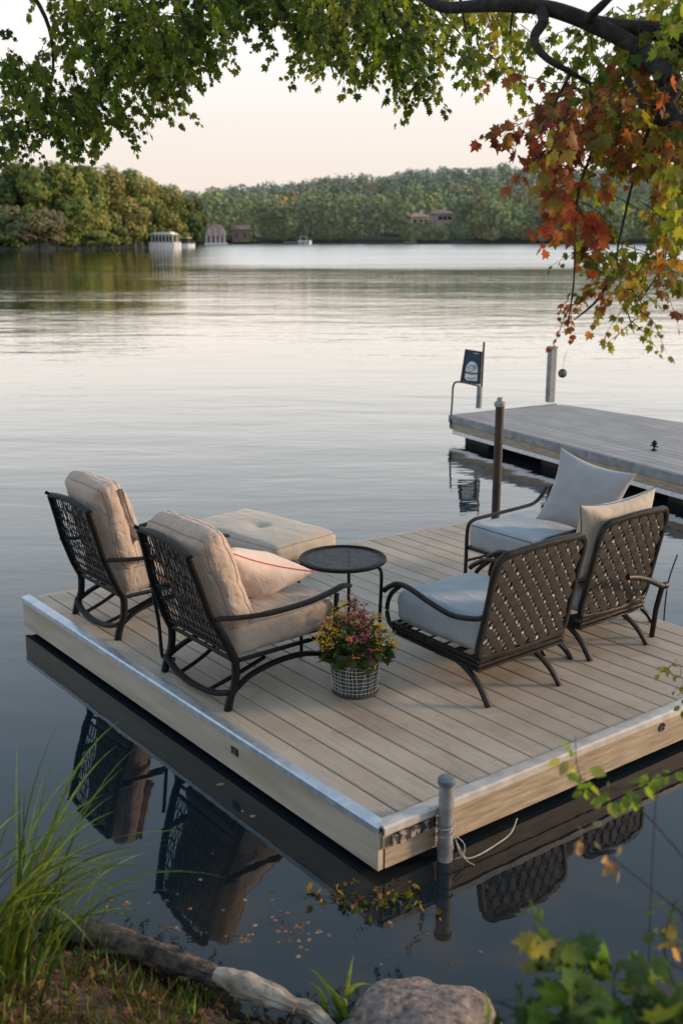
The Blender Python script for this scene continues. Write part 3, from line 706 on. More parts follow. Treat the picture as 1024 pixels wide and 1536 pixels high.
# mooring post at the near corner
pp = D(.33, -.075, -.25)
def zfor(P_, y):                                        # height at P_ that is seen on image row y
    k = (768 - y)/F; dy = P_.y
    t = (math.sin(PT) - k*math.cos(PT)) / (math.cos(PT) + k*math.sin(PT))
    return H - dy * t
topz = zfor(pp, 1166)
t = thing('mooring_post', 'short grey pipe post with a flat cap at the near corner of the dock', 'post', (pp.x, pp.y, 0))
mb = MB(); mb.lathe([(.036,-.3),(.036,topz-.03)], 20); obj('pipe', mb, M['galv'], t)
mb = MB(); mb.lathe([(.038,topz-.035),(.043,topz-.03),(.043,topz-.008),(.036,topz),(.012,topz+.004)], 20); obj('cap', mb, simple('blue_grey_cap', (.07,.09,.11),(.13,.15,.17), rough=.45), t)
mb = MB(); mb.lathe([(.041,.06),(.041,.085)], 20); obj('collar', mb, M['galv'], t)
mb = MB(); mb.lathe([(.0385,.19),(.0385,.2)], 20); obj('collar', mb, M['galv'], t)
mb = MB()
P0 = V((pp.x, pp.y, 0))
mb.tube(cr([P0+V((.042*math.cos(a), .042*math.sin(a), .11+.004*i)) for i, a in enumerate(lin(0, 5*pi, 26))], 2), .0036, n=6)
e1 = [D(.37,-.10,-.15), D(.38,-.135,-.20), D(.40,-.15,-.235), D(.47,-.16,-.240), D(.60,-.15,-.240), D(.72,-.13,-.236), D(.82,-.08,-.215)]
mb.tube(cr(e1, 6), .0034, n=6)
mb.tube(cr([D(.37,-.10,-.14), D(.36,-.14,-.19), D(.385,-.17,-.235), D(.40,-.20,-.245)], 6), .0028, n=6)
mb.tube(cr([D(.37,-.105,-.13), D(.40,-.13,-.17), D(.375,-.15,-.21), D(.35,-.12,-.235)], 6), .0028, n=6)
tag(obj('mooring_rope', mb, M['rope']), 'white rope knotted round the grey corner post and trailing along the dock side', 'rope')

# ------------------------------------------------------------------ cushions
def cube_grid(n):
    V_, F_, idx = [], [], {}
    def vid(p):
        k = tuple(round(a, 5) for a in p)
        if k not in idx: idx[k] = len(V_); V_.append(k)
        return idx[k]
    for ax in range(3):
        for s in (-1, 1):
            for i in range(n):
                for j in range(n):
                    q = []
                    for (a, b) in ((i,j),(i+1,j),(i+1,j+1),(i,j+1)):
                        p = [0,0,0]; p[ax] = s; p[(ax+1)%3] = -1+2*a/n; p[(ax+2)%3] = -1+2*b/n; q.append(vid(p))
                    F_.append(q if s > 0 else q[::-1])
    return V_, F_
CG = cube_grid(26)
def cushion(name, size, M4, m, parent, puff=.25, rad=.3, seam=None, seed=0, wr=.006, tuft=False, piping=True, sag=0, bulge=.03):
    sx, sy, sz = [a/2 for a in size]; r = rad * sz
    def f(p):
        x, y, z = p
        zz = z
        q = V((x*sx, y*sy, zz*sz))
        inn = V((max(-sx+r, min(sx-r, q.x)), max(-sy+r, min(sy-r, q.y)), max(-sz+r, min(sz-r, q.z))))
        d = q - inn
        if d.length > 1e-6: q = inn + d.normalized()*r
        b = (1-x*x)*(1-y*y)
        q.z += z*sz*puff*(b**.5 if b > 0 else 0)
        q.x += math.copysign(bulge*sz*6*(1-z*z)*(1-y*y)*.5, x) if abs(x) > .98 else 0
        q.y += math.copysign(bulge*sz*6*(1-z*z)*(1-x*x)*.5, y) if abs(y) > .98 else 0
        q.z -= sag*b
        if tuft and z > 0: q.z -= tuft*math.exp(-(x*x+y*y)/.02) + .5*tuft*math.exp(-(x*x+y*y)/.25)
        n1 = noise.noise(V((q.x*5+seed*7, q.y*5, q.z*5))); n2 = noise.noise(V((q.x*14+seed*3, q.y*9+5, q.z*14)))
        q += V((0,0,z))*wr*n1*1.6 + (V((x if abs(x) > .9 else 0, y if abs(y) > .9 else 0, z))*wr*n2)
        return M4 @ q
    mb = MB(); mb.v = [f(p) for p in CG[0]]; mb.f = [list(q) for q in CG[1]]
    o = obj(name, mb, m, parent, angle=180)
    if piping:
        for z in ((-1, 1) if piping is True else (1,)):
            path = []; n = 26
            zz = z*(1 - .9*rad*.3)
            for (a0, b0), (a1, b1) in (((-1,-1),(1,-1)),((1,-1),(1,1)),((1,1),(-1,1)),((-1,1),(-1,-1))):
                for i in range(n): path.append(f((a0+(a1-a0)*i/n, b0+(b1-b0)*i/n, z)))
            cen = M4 @ V((0,0,0))
            path = [p_ + (p_-cen).normalized()*.0015 for p_ in path]
            pm = MB(); pm.tube(path, .0042, n=6, closed=True); obj('piping', pm, seam or m, o)
    return o
def pillow(name, w, h, th, M4, m, parent=None, seam=None, seed=0):
    n = 28; mb = MB()
    def f(x, y, s):
        ox = x*w/2*(1-.15*(1-y*y)) ; oy = y*h/2*(1-.15*(1-x*x))
        b = max(0,(1-x*x))*max(0,(1-y*y))
        zz = s*th/2*(b**.42)
        nn = noise.noise(V((x*2+seed*5, y*2, s*2)))
        cr_ = noise.noise(V((math.atan2(y, x)*3+seed, seed, 0)))*.02*min(1, (x*x+y*y))*(b**.3)
        return M4 @ V((ox, oy, zz*(1+.18*nn) + s*cr_))
    for s in (1, -1):
        b0 = len(mb.v)
        for j in range(n+1):
            for i in range(n+1):
                x = math.sin(pi/2*(-1+2*i/n)); y = math.sin(pi/2*(-1+2*j/n)); mb.v.append(f(x, y, s))
        for j in range(n):
            for i in range(n):
                q = [b0+j*(n+1)+i, b0+j*(n+1)+i+1, b0+(j+1)*(n+1)+i+1, b0+(j+1)*(n+1)+i]; mb.f.append(q if s > 0 else q[::-1])
    o = obj(name, mb, m, parent, angle=180)
    if seam:
        path = []
        for (a0, b0), (a1, b1) in (((-1,-1),(1,-1)),((1,-1),(1,1)),((1,1),(-1,1)),((-1,1),(-1,-1))):
            for i in range(20): path.append(f(a0+(a1-a0)*i/20, b0+(b1-b0)*i/20, 0))
        pm = MB(); pm.tube(path, .0042, n=6, closed=True); obj('piping', pm, seam, o)
    return o
def TR(loc, rx=0, ry_=0, rz=0):
    return Matrix.Translation(V(loc)) @ Matrix.Rotation(rz, 4, 'Z') @ Matrix.Rotation(ry_, 4, 'Y') @ Matrix.Rotation(rx, 4, 'X')

# ------------------------------------------------------------------ chairs with wicker backs (left pair)
def club_chair(label, loc, w, extra, seed, tr=-.21, tl=-.14, tz=.935):
    t = thing('lounge_chair', label, 'chair', loc, UA, 'black-framed chairs with taupe cushions')
    w = w/2; I = M['iron']
    def bx(z):
        K = [(0,0),(.15,.04),(.29,.05),(.45,-.02),(.6,-.09),(.78,-.145),(.94,-.20)]
        for (a, b), (c_, d_) in zip(K, K[1:]):
            if z <= c_: return b + (d_-b)*(z-a)/(c_-a)
        return -.20
    for s in (-1, 1):
        y = s*w
        mb = MB(); mb.tube(cr([(-.005,y,0),(.012,y,.07),(.045,y,.15),(.055,y,.24),(.05,y,.30)], 5), .023, .019, up=(0,1,0), n=8, e=.7); obj('leg', mb, I, t)
        mb = MB(); mb.tube(cr([(.79,y,0),(.765,y,.12),(.76,y,.28),(.775,y,.53)], 5), .015, .013, up=(0,1,0), n=8, e=.7); obj('leg', mb, I, t)
        mb = MB(); mb.tube(cr([(-.075,y,.565),(.05,y+s*.012,.545),(.25,y+s*.03,.53),(.5,y+s*.035,.535),(.68,y+s*.03,.555),(.80,y+s*.02,.575),(.86,y+s*.01,.565)], 6), [.020]*12+[.027]*25, .0125, n=10, e=.75); obj('armrest', mb, I, t)
        mb = MB(); mb.tube(cr([(.04,y,.11),(.16,y*.97,.17),(.35,y*.96,.205),(.55,y*.96,.20),(.74,y,.15)], 5), .020, .015, n=8, e=.7); obj('base_rail', mb, I, t)
    mb = MB(); mb.tube([(.05,-w,.285),(.05,w,.285),(.74,w,.285),(.74,-w,.285)], .014, n=8, closed=True)
    for k in range(5): mb.tube([(.05,-w+.1+k*(2*w-.2)/4,.28),(.74,-w+.1+k*(2*w-.2)/4,.28)], .006, n=6)
    obj('seat_frame', mb, I, t)
    mb = MB()
    def bq_(y, a):                                      # point on the slightly racked back
        k_ = (y/w+1)/2; top = tr + (tl-tr)*k_; f_ = top/-.20; tt = max(0, (a-.29)/.65)
        x = bx(a)*(f_ if bx(a) < 0 else 1)
        return V((x, y*(1-.035*tt) - .02*tt*k_, .29+(a-.29)*(tz-.29)/.65 if a > .29 else a))
    for s in (-1, 1): mb.tube([bq_(s*w, a) for a in lin(.29,.94,14)], .025, .019, up=(0,1,0), n=8, e=.7)
    mb.tube(cr([bq_(-w,.94), bq_(-w*.5,.96), bq_(0,.966), bq_(w*.5,.96), bq_(w,.94)], 5), .021, .018, n=8, e=.7)
    mb.tube([bq_(-w,.34),bq_(w,.34)], .012, n=8)
    q = bq_(w,.94); mb.tube(cr([q, q+V((-.015,.008,.012)), q+V((-.03,.018,.022))], 4), .012, n=8)
    obj('back_frame', mb, I, t)
    mb = MB(); rnd = random.Random(seed)
    nst = 32
    for k in range(nst):
        y = -w + .03 + k*(2*w-.06)/(nst-1); y2 = y + rnd.uniform(-.012,.012)
        mb.tube([bq_(y+(y2-y)*i/12+rnd.uniform(-.002,.002), a)+V((.004*math.sin(i*2.2+k*pi),0,0)) for i, a in enumerate(lin(.34,.95,13))], .0042, .003, up=(1,0,0), n=6)
    for a in (.41,.50,.59,.68,.77,.86):
        mb.tube([bq_(-w+2*w*i/16, a+rnd.uniform(-.004,.004))+V((.006*(-1)**i,0,0)) for i in range(17)], .005, n=5)
    obj('wicker_back', mb, M['wicker'], t)
    mb = MB(); mb.tube(cr([(.015,-w,.105),(-.01,-w*.6,.065),(-.02,0,.05),(-.01,w*.6,.065),(.015,w,.105)], 6), .022, .016, n=8, e=.7); obj('stretcher', mb, I, t)
    for s in (-1, 1):
        mb = MB(); mb.tube(cr([(-.015,s*w*.45,.06),(.15,s*w*.5,.11),(.35,s*w*.6,.19)], 5), .014, .011, n=8, e=.7); obj('brace', mb, I, t)
    ang = math.atan2(.21, .64)
    cushion('seat_cushion', (.72, 2*w-.05, .185), TR((.43,0,.395), 0, -.03), M['linen_seat'], t, puff=.16, rad=.45, seam=M['pipe_taupe'], seed=seed, wr=.006)
    # back cushion: local x = thickness direction after tilt
    M4 = Matrix.Translation(V((.05 + (tr+.21)*.5, -.01, .735))) @ Matrix.Rotation(-(ang+.02)*(-tr/.21), 4, 'Y') @ Matrix.Rotation(pi/2, 4, 'Y')
    cushion('back_cushion', (.64, 2*w-.07, .155), M4, M['linen'], t, puff=.5, rad=.85, seam=M['pipe_taupe'], seed=seed+3, wr=.009)
    if extra:
        mb = MB(); y = w+.10; mb.tube(cr([(-.02,y-.02,.50),(.02,y,.3),(.03,y,.12),(.035,y,.06)], 4) + [V((.05,y-.03,.045)), V((.07,w+.01,.06))], .013, .010, up=(1,0,0), n=8, e=.7); obj('side_bracket', mb, I, t)
    return t
club_chair('nearer taupe lounge chair holding the pink pillow, beside the flower bucket', D(.13, 1.825), .71, True, 1)
c1 = club_chair('farther lounge chair with taupe cushions at the far left end of the dock', D(.15, 3.16), .64, False, 2, -.15, -.14, .89)
# loose pillows on them
M4 = TR(D(.50, 1.85, .63), 0, 0, UA) @ Matrix.Rotation(math.radians(-32), 4, 'X') @ Matrix.Rotation(math.radians(18), 4, 'Y') @ Matrix.Rotation(math.radians(12), 4, 'Z')
tag(pillow('throw_pillow', .62, .54, .27, M4, M['pink'], None, M['red'], 1), 'blush pink pillow with red piping lying on the nearer taupe chair', 'pillow')
M4 = TR(D(.30, 3.06, .82), 0, 0, UA) @ Matrix.Rotation(math.radians(72), 4, 'Y')
tag(pillow('throw_pillow', .40, .44, .14, M4, M['linen'], None, M['pipe_taupe'], 2), 'small taupe pillow tucked before the back cushion of the farthest left chair', 'pillow')

# ------------------------------------------------------------------ bronze strap-back chairs
def strap_chair(label, loc, w, brace, seed, back_cushion=False):
    t = thing('spring_chair', label, 'chair', loc, UA+pi/2, 'bronze strap-back chairs')
    w = w/2; B = M['bronze']
    zt, zb, xt, xb = .885, .26, -.02, .115
    def bp_(y, z): return V((xb + (xt-xb)*(z-zb)/(zt-zb) - .025*(1-(y/w)**2), y, z))
    top = [bp_(y, zt + .03*(1-(y/w)**2)) for y in lin(-w+.05, w-.05, 9)]
    loop = [bp_(-w, zb+.04), bp_(-w, .45), bp_(-w, .65), bp_(-w, zt-.06)] + top + [bp_(w, zt-.06), bp_(w, .65), bp_(w, .45), bp_(w, zb+.04)]
    loop += [bp_(w-.06, zb), bp_(0, zb-.01), bp_(-w+.06, zb)]
    mb = MB(); mb.tube(cr(loop, 3, True), .021, .019, up=(1,0,.1), n=10, closed=True, e=.8); obj('back_frame', mb, B, t)
    # straps
    def clip(p0, dy, dz, wid, off, mb, up_):
        ts = []
        seg = []
        for k in range(-60, 61):
            y = p0[0] + dy*k*.015; z = p0[1] + dz*k*.015
            zlim = zt + .03*(1-(y/w)**2)
            if abs(y) <= w-.012 and zb+.005 <= z <= zlim-.005: seg.append((y, z))
        if len(seg) < 3: return
        path = [bp_(y, z) + V((off*1.0 + .004*math.sin(i*.9), 0, 0)) for i, (y, z) in enumerate(seg)]
        mb.tube(path, wid, .0025, up=(1,0,.15), n=6, e=.7)
    mb = MB()
    for k in range(-9, 10): clip((k*.092, .58), -.64, -.77, .029, -.006, mb, None)
    obj('dark_straps', mb, M['strap'], t)
    mb = MB()
    for k in range(-20, 21): clip((k*.050, .58), .64, -.77, .0125, .004, mb, None)
    obj('tan_straps', mb, M['tan'], t)
    mb = MB()
    for k in range(-20, 21): clip((k*.050+.025, .58), .64, -.77, .0115, .007, mb, None)
    obj('cross_straps', mb, M['strap'], t)
    for s in (-1, 1):
        y = s*(w+.006)
        mb = MB(); mb.tube(cr([(.062,y,.525),(.14,y+s*.008,.495),(.30,y+s*.02,.475),(.48,y+s*.02,.50),(.66,y+s*.02,.54),(.78,y+s*.01,.535),(.88,y,.485),(.915,y,.455)], 6), .017, n=10); obj('armrest', mb, B, t)
        mb = MB(); mb.tube(cr([(.76,y,.53),(.85,y,.45),(.885,y,.36),(.87,y,.27),(.82,y,.235)], 6), .0145, n=8); obj('arm_support', mb, B, t)
    mb = MB()
    ys = w-.01
    for zz, ww in ((.262,.016),(.232,.013),(.205,.014)):
        mb.tube(cr([(.10,-ys,zz-.02),(.84,-ys,zz)], 2), ww, .011, n=8, e=.7); mb.tube(cr([(.10,ys,zz-.02),(.84,ys,zz)], 2), ww, .011, n=8, e=.7)
        mb.tube([(.84,-ys,zz),(.84,ys,zz)], ww, .011, n=8, e=.7); mb.tube([(.11,-ys,zz-.02),(.11,ys,zz-.02)], ww, .011, n=8, e=.7)
    for k in range(6): mb.tube([(.14+k*.13,-ys,.255),(.14+k*.13,ys,.255)], .012, .003, n=6)
    obj('seat_frame', mb, B, t)
    for pts in ([(.46,w-.02,.185),(.33,w-.01,.20),(.20,w,.175),(.09,w,.105),(.0,w+.005,0)],
                [(.46,-.02,.165),(.30,-.08,.20),(.14,-.13,.175),(.03,-.16,.10),(-.05,-.175,0)],
                [(.50,-.20,.16),(.40,-.36,.185),(.30,-.46,.14),(.22,-.52,.07),(.18,-.55,0)],
                [(.56,-.26,.15),(.46,-.36,.15),(.38,-.43,.09),(.32,-.47,0)],
                [(.56,-.10,.16),(.66,-.18,.14),(.72,-.25,.07),(.75,-.28,0)]):
        mb = MB(); q = cr(pts, 6); mb.tube(q, [.015+.008*i/len(q) for i in range(len(q))], [.012+.005*i/len(q) for i in range(len(q))], n=8, e=.8); obj('leg', mb, B, t)
    mb = MB(); mb.box((.30,0,.165), (.05,2*w-.08,.014)); mb.box((.44,0,.165), (.05,2*w-.08,.014)); obj('cross_plate', mb, simple('worn_brown_steel', (.07,.05,.04), (.16,.13,.11), scale=10, rough=.5, metal=.3), t, smooth=False)
    cushion('seat_cushion', (.75, 2*w-.06, .20), TR((.49,0,.362), 0, .0), M['blue'], t, puff=.22, rad=.6, seam=None, seed=seed, wr=.004, piping=False)
    if back_cushion:
        M4 = Matrix.Translation(V((.15, .0, .715))) @ Matrix.Rotation(-.10, 4, 'Y') @ Matrix.Rotation(pi/2, 4, 'Y')
        pillow('back_cushion', .56, 2*w+.10, .24, M4, M['sand'], t, M['pipe_dark'], seed+4)
    if brace:
        mb = MB(); mb.tube(cr([(-.06,.10,.52),(-.06,.0,.50),(-.05,-.14,.45),(-.04,-.27,.39),(-.04,-.32,.372)], 5), .019, n=10); obj('side_arm', mb, B, t)
        mb = MB(); mb.lathe([(.001,-.0),(.023,0),(.023,.03),(.001,.03)], 12, (0,0,0)); 
        for i, q in enumerate(mb.v): mb.v[i] = V((-.04,-.32-q.z, .372+q.x)) + V((q.y,0,0))
        obj('end_cap', mb, B, t)
        mb = MB(); mb.tube([(-.04,-.305,.37),(.0,-.315,.2),(.02,-.32,0)], .018, n=10); obj('leg', mb, B, t)
    return t
strap_chair('near bronze strap-back chair with a blue seat, right of the flower bucket', D(1.68, .585), .74, False, 11)
strap_chair('far right bronze strap-back chair with a sand back cushion', D(2.63, .66), .66, True, 12, True)

# deep seat chair facing the lake pair
t = thing('deep_seat_chair', 'low black chair with a deep slate blue seat holding the large grey pillow', 'chair', D(3.72, 1.96), UA+pi)
B = M['bronze']; w = .36
for s in (-1, 1):
    y = s*w
    mb = MB(); mb.tube(cr([(.875,y,0),(.872,y,.2),(.868,y,.38),(.845,y,.445),(.78,y,.47)], 5), .0155, n=8); obj('leg', mb, B, t)
    mb = MB(); mb.tube([(.02,y,0),(.03,y,.25),(.0,y,.46)], .015, n=8); obj('leg', mb, B, t)
    mb = MB(); mb.tube(cr([(.78,y,.47),(.5,y,.475),(.25,y,.48),(.12,y,.49),(.04,y,.53),(-.03,y,.60)], 5), .017, .014, n=8); obj('armrest', mb, B, t)
    mb = MB(); mb.tube([(.86,y,.15),(.03,y,.15)], .010, n=8); obj('side_rail', mb, B, t)
mb = MB(); mb.tube([(.86,-w,.255),(.86,w,.255),(.03,w,.255),(.03,-w,.255)], .014, n=8, closed=True)
for k in range(6): mb.tube([(.1+k*.13,-w,.25),(.1+k*.13,w,.25)], .010, .003, n=6)
obj('seat_frame', mb, B, t)
mb = MB(); mb.tube([(.74,-w,.15),(.74,w,.15)], .010, n=8); mb.lathe([(.001,-.02),(.022,-.02),(.022,.02),(.001,.02)], 12, (.74,.0,.15)); obj('spring_bar', mb, B, t)
mb = MB(); mb.tube(cr([(-.0,-w,.26),(-.06,-w,.52),(-.09,-w+.04,.62),(-.1,0,.64),(-.09,w-.04,.62),(-.06,w,.52),(0,w,.26)], 5), .016, n=8)
for k in range(7): mb.tube([(-.02,-w+.09+k*.09,.27),(-.09,-w+.09+k*.09,.62)], .007, n=6)
obj('back_frame', mb, B, t)
cushion('seat_cushion', (.86, .68, .19), TR((.455,0,.36)), M['blue'], t, puff=.08, rad=.5, seam=M['pipe_dark'], seed=20, wr=.003)
# big grey pillow
M4 = TR(D(3.36, 1.62, .715), 0, 0, UA+pi+math.radians(22)) @ Matrix.Rotation(math.radians(-14), 4, 'Y') @ Matrix.Rotation(pi/2, 4, 'Y') @ Matrix.Rotation(math.radians(-13), 4, 'Z')
tag(pillow('throw_pillow', .57, .60, .21, M4, M['grey'], None, None, 5), 'large square blue grey pillow standing upright on the deep blue seat', 'pillow')

# ------------------------------------------------------------------ ottoman
oc = D(2.07, 4.0, 0)
ot = thing('floor_ottoman', 'large beige tufted floor cushion on a low wooden base at the far dock edge', 'ottoman', oc, UA+math.radians(9))
mb = MB(); mb.box((0,0,.022), (.62,.86,.045)); obj('base', mb, M['basewood'], ot, smooth=False)
cushion('cushion', (.72,1.16,.15), TR((0,0,.122),0,0,-.02), M['beige'], ot, puff=.42, rad=.75, seam=M['pipe_taupe'], seed=30, wr=.005, tuft=.03)

# ------------------------------------------------------------------ side table
zt = .62
c = (G(451,838,DZ+zt) + G(577,838,DZ+zt))/2; c.z = DZ
tb = thing('side_table', 'small round black metal table with a perforated top between the chairs', 'table', c, 0)
R_ = (G(577,838,DZ+zt) - G(451,838,DZ+zt)).length/2
mb = MB(); mb.tube([V((R_*math.cos(a), R_*math.sin(a), zt)) for a in lin(0, 2*pi*47/48, 48)], .013, n=8, closed=True); mb.tube([V(((R_-.028)*math.cos(a), (R_-.028)*math.sin(a), zt)) for a in lin(0, 2*pi*47/48, 48)], .006, n=6, closed=True); obj('rim', mb, M['iron'], tb)
mb = MB(); n = 19
for k in range(-n, n+1):
    o_ = k*R_/n*.97; hh = math.sqrt(max(0, R_*R_ - o_*o_))
    mb.tube([V((o_, -hh, zt)), V((o_, hh, zt))], .0032, .0018, n=4); mb.tube([V((-hh, o_, zt+.002)), V((hh, o_, zt+.002))], .0032, .0018, n=4)
obj('table_top', mb, simple('blue_black_mesh', (.04,.05,.06), (.09,.11,.125), scale=30, rough=.35, metal=.4), tb, smooth=False)
foot = G(578, 995, DZ)
a0 = math.atan2(foot.y-c.y, foot.x-c.x); rf_ = (V((foot.x, foot.y)) - V((c.x, c.y))).length
for k in range(3):
    a = a0 + k*2*pi/3
    def q(r, z): return V((r*math.cos(a), r*math.sin(a), z))
    rr_ = min(rf_, R_*1.05)
    mb = MB(); mb.tube(cr([q(R_-.01,zt),q(R_+.02,zt-.01),q(R_+.035,zt-.05),q(R_+.03,.4),q(R_+.02,.2),q(R_+.02,.02),q(R_+.03,0)], 5), .011, n=8); obj('leg', mb, M['iron'], tb)
mb = MB(); mb.tube([V(((R_+.02)*math.cos(a0+k*2*pi/3), (R_+.02)*math.sin(a0+k*2*pi/3), .22)) for k in range(3)], .007, n=6, closed=True); obj('stretcher', mb, M['iron'], tb)

# ------------------------------------------------------------------ flower bucket
vc = D(.86, 1.24)
vs = thing('flower_bucket', 'round dark glass bucket wrapped in white wire netting on the dock', 'vase', vc)
vr, vh = .148, .27
mb = MB(); mb.lathe([(vr*.86,.012),(vr*.93,.1),(vr,.2),(vr*1.02,vh),(vr*.98,vh),(vr*.95,.2),(vr*.85,.03)], 28); obj('bowl', mb, M['vaseglass'], vs)
mb = MB(); mb.lathe([(vr*.88,0),(vr*.93,.006),(vr*.92,.02),(vr*.86,.026)], 28); obj('base_ring', mb, M['rim'], vs)
mb = MB(); rnd = random.Random(5)
def vp(a, z): r = (vr*.86 + (vr*.16)*min(1,(z/.22)))+.004; return V((r*math.cos(a), r*math.sin(a), z))
for zz in lin(.035, .2, 8): mb.tube([vp(a, zz+.006*noise.noise(V((a*2,zz*40,0)))) for a in lin(0, 2*pi*35/36, 36)], .0015, n=4, closed=True)
for k in range(34):
    a = 2*pi*k/34; j = rnd.uniform(-.15,.15)
    mb.tube([vp(a+j*i/6+rnd.uniform(-.03,.03), .02+.19*i/6*rnd.uniform(.9,1.0)) for i in range(7)], .0014, n=4)
obj('wire_netting', mb, M['mesh'], vs)
bq = thing('bouquet', 'bunch of yellow, orange and maroon flowers with green leaves filling the glass bucket', 'flowers', (vc.x, vc.y, vc.z + .2))
st = MB(); lp, ld, ln, ls, lc = [], [], [], [], []; fp, fd, fn, fs, fc = [], [], [], [], []
YP = [((.85,.55,.04),4),((.75,.34,.04),2),((.30,.34,.05),1)]; RP = [((.62,.20,.13),3),((.42,.12,.17),3),((.68,.32,.12),2),((.24,.07,.10),1.5)]
for k in range(120):
    a = rng.uniform(0, 2*pi); r = .235*math.sqrt(rng.uniform(0,1)); hgt = .27 - .15*(r/.21)**2 + rng.normal(0,.035) + (.07 if rng.random() < .12 else 0) + .03*math.sin(3*a+1)
    top = V((r*math.cos(a), r*math.sin(a), hgt))
    st.tube(cr([V((r*.35*math.cos(a), r*.35*math.sin(a), -.05)), V((r*.6*math.cos(a), r*.6*math.sin(a), hgt*.5)), top], 3), .0018, n=4)
    for j in range(3):
        q = top.lerp(V((top.x*.6, top.y*.6, 0)), rng.uniform(.12,.9)); lp.append(tuple(q)); dd = V((math.cos(a)+rng.normal(0,.6), math.sin(a)+rng.normal(0,.6), rng.normal(.0,.5))); ld.append(tuple(dd)); ln.append(tuple(rng.normal(0,.5,3)+np.array([0,-.2,1]))); ls.append(rng.uniform(.035,.075)); lc.append(pick([((.06,.10,.03),4),((.10,.13,.04),3),((.13,.07,.04),1)],1)[0])
    yel = (top.x < -.05 or top.x > .10) if rng.random() < .8 else rng.random() < .35
    pal = YP if yel else RP; base = pick(pal, 1)[0]
    for j in range(int(rng.integers(10, 30))):
        d_ = rng.normal(size=3); d_ /= np.linalg.norm(d_); d_[2] = abs(d_[2])*.8
        fp.append(np.array(top)+d_*rng.uniform(.004,.030)*(1+.5*math.sin(k))); fd.append(d_+rng.normal(0,.3,3)); fn.append(rng.normal(size=3)); fs.append(rng.uniform(.009,.017)); fc.append(base*rng.uniform(.6,1.35))
for k in range(55):                                     # big leaves over the brim
    a = rng.uniform(0,2*pi); r = rng.uniform(.08,.16); lp.append((r*math.cos(a), r*math.sin(a), rng.uniform(.02,.12))); ld.append((math.cos(a), math.sin(a), rng.uniform(-.8,.4))); ln.append((rng.normal(math.cos(a),.4), rng.normal(math.sin(a),.4), .6)); ls.append(rng.uniform(.06,.11)); lc.append(pick([((.055,.095,.03),4),((.085,.12,.035),3),((.14,.10,.03),1)],1)[0])
v_, f_, c_ = scatter(OVAL, lp, ld, ln, ls, lc); npobj('leaves', v_, f_, M['leaf'], bq, c_)
v_, f_, c_ = scatter(OVAL, fp, fd, fn, fs, np.clip(fc,0,1)); npobj('flower_heads', v_, f_, M['petal'], bq, c_)
obj('stems', st, simple('green_stem', (.05,.08,.02), (.09,.12,.03)), bq)

# ------------------------------------------------------------------ far dock
z2 = .36
c0, c1_, c2_, c3_ = G(676,622,z2), G(835,605,z2), G(1024,634,z2), G(1024,712,z2)
ang2 = math.atan2((c3_-c0).y, (c3_-c0).x)
fd_ = thing('side_dock', 'long grey boarded dock entering from the right behind the chairs', 'dock', (c0.x, c0.y, z2), ang2)
R2 = Matrix.Rotation(-ang2, 3, 'Z')
def loc2(p): q = R2 @ (V(p) - V((c0.x, c0.y, z2))); return q
A1 = loc2(c1_); A2 = loc2(c2_)
LF = 12.0
def back_y(x): return A1.y + (A2.y-A1.y)*(x-A1.x)/(A2.x-A1.x)
mb = MB(); k = 0; y = 0.0
WID = back_y(LF)
while y < max(A1.y, WID):
    y2 = y + .134
    def xs_at(yy): return A1.x*yy/A1.y if yy < A1.y else A1.x + (yy-A1.y)*(A2.x-A1.x)/(A2.y-A1.y)
    x0 = max(0, xs_at(y+.06)) if A1.y > 0 else 0
    q = len(mb.v); bv = .004
    prof = [(y,-.03),(y,-bv),(y+bv,0),(y2-bv,0),(y2,-bv),(y2,-.03)]
    for e_ in (0, 1): mb.v += [V((LF if e_ else max(0, xs_at(a)), a, b)) for a, b in prof]
    for i in range(6): mb.f.append([q+i, q+(i+1)%6, q+6+(i+1)%6, q+6+i])
    mb.f.append([q+i for i in range(6)][::-1]); mb.f.append([q+6+i for i in range(6)])
    y += .14
M['fardeck2'] = deckmat('grey_side_boards', [(.20,.18,.165), (.29,.265,.245), (.38,.36,.33)], pitch=.14, axis='Y')
obj('deck_boards', mb, M['fardeck2'], fd_, angle=25)
mb = MB(); mb.box((LF/2,-.016,-.055), (LF+.03,.03,.10)); obj('fascia', mb, M['greypost'], fd_, smooth=False)
mb = MB(); mb.box((LF/2+.02,-.010,-.155), (LF,.03,.09)); obj('beam', mb, M['fasciawood'], fd_, smooth=False)
mb = MB(); mb.box((LF/2+.04,-.014,-.232), (LF-.1,.035,.055)); obj('channel', mb, M['alu'], fd_, smooth=False)
mb = MB(); t_ = V((A1.x, A1.y, 0)).normalized(); Ls = V((A1.x, A1.y, 0)).length
mb.box(t_*Ls/2 + V((-.015,0,-.1)), (Ls,.03,.19), rz=math.atan2(t_.y, t_.x)); obj('fascia', mb, M['greypost'], fd_, smooth=False)
for xx in (.5, 2.2, 4.4, 6.6, 8.8):
    for yy, ll in ((.35,.55),(1.4,.5)): mb = MB(); mb.box((xx, yy, -.33), (ll,.5,.3)); obj('float', mb, M['dark'], fd_, smooth=False)
mb = MB(); mb.prism([(.12,.1),(LF,.1),(LF,1.6),(A1.x+.1,A1.y-.1)], -.20, -.035); obj('underframe', mb, M['dark'], fd_, smooth=False)
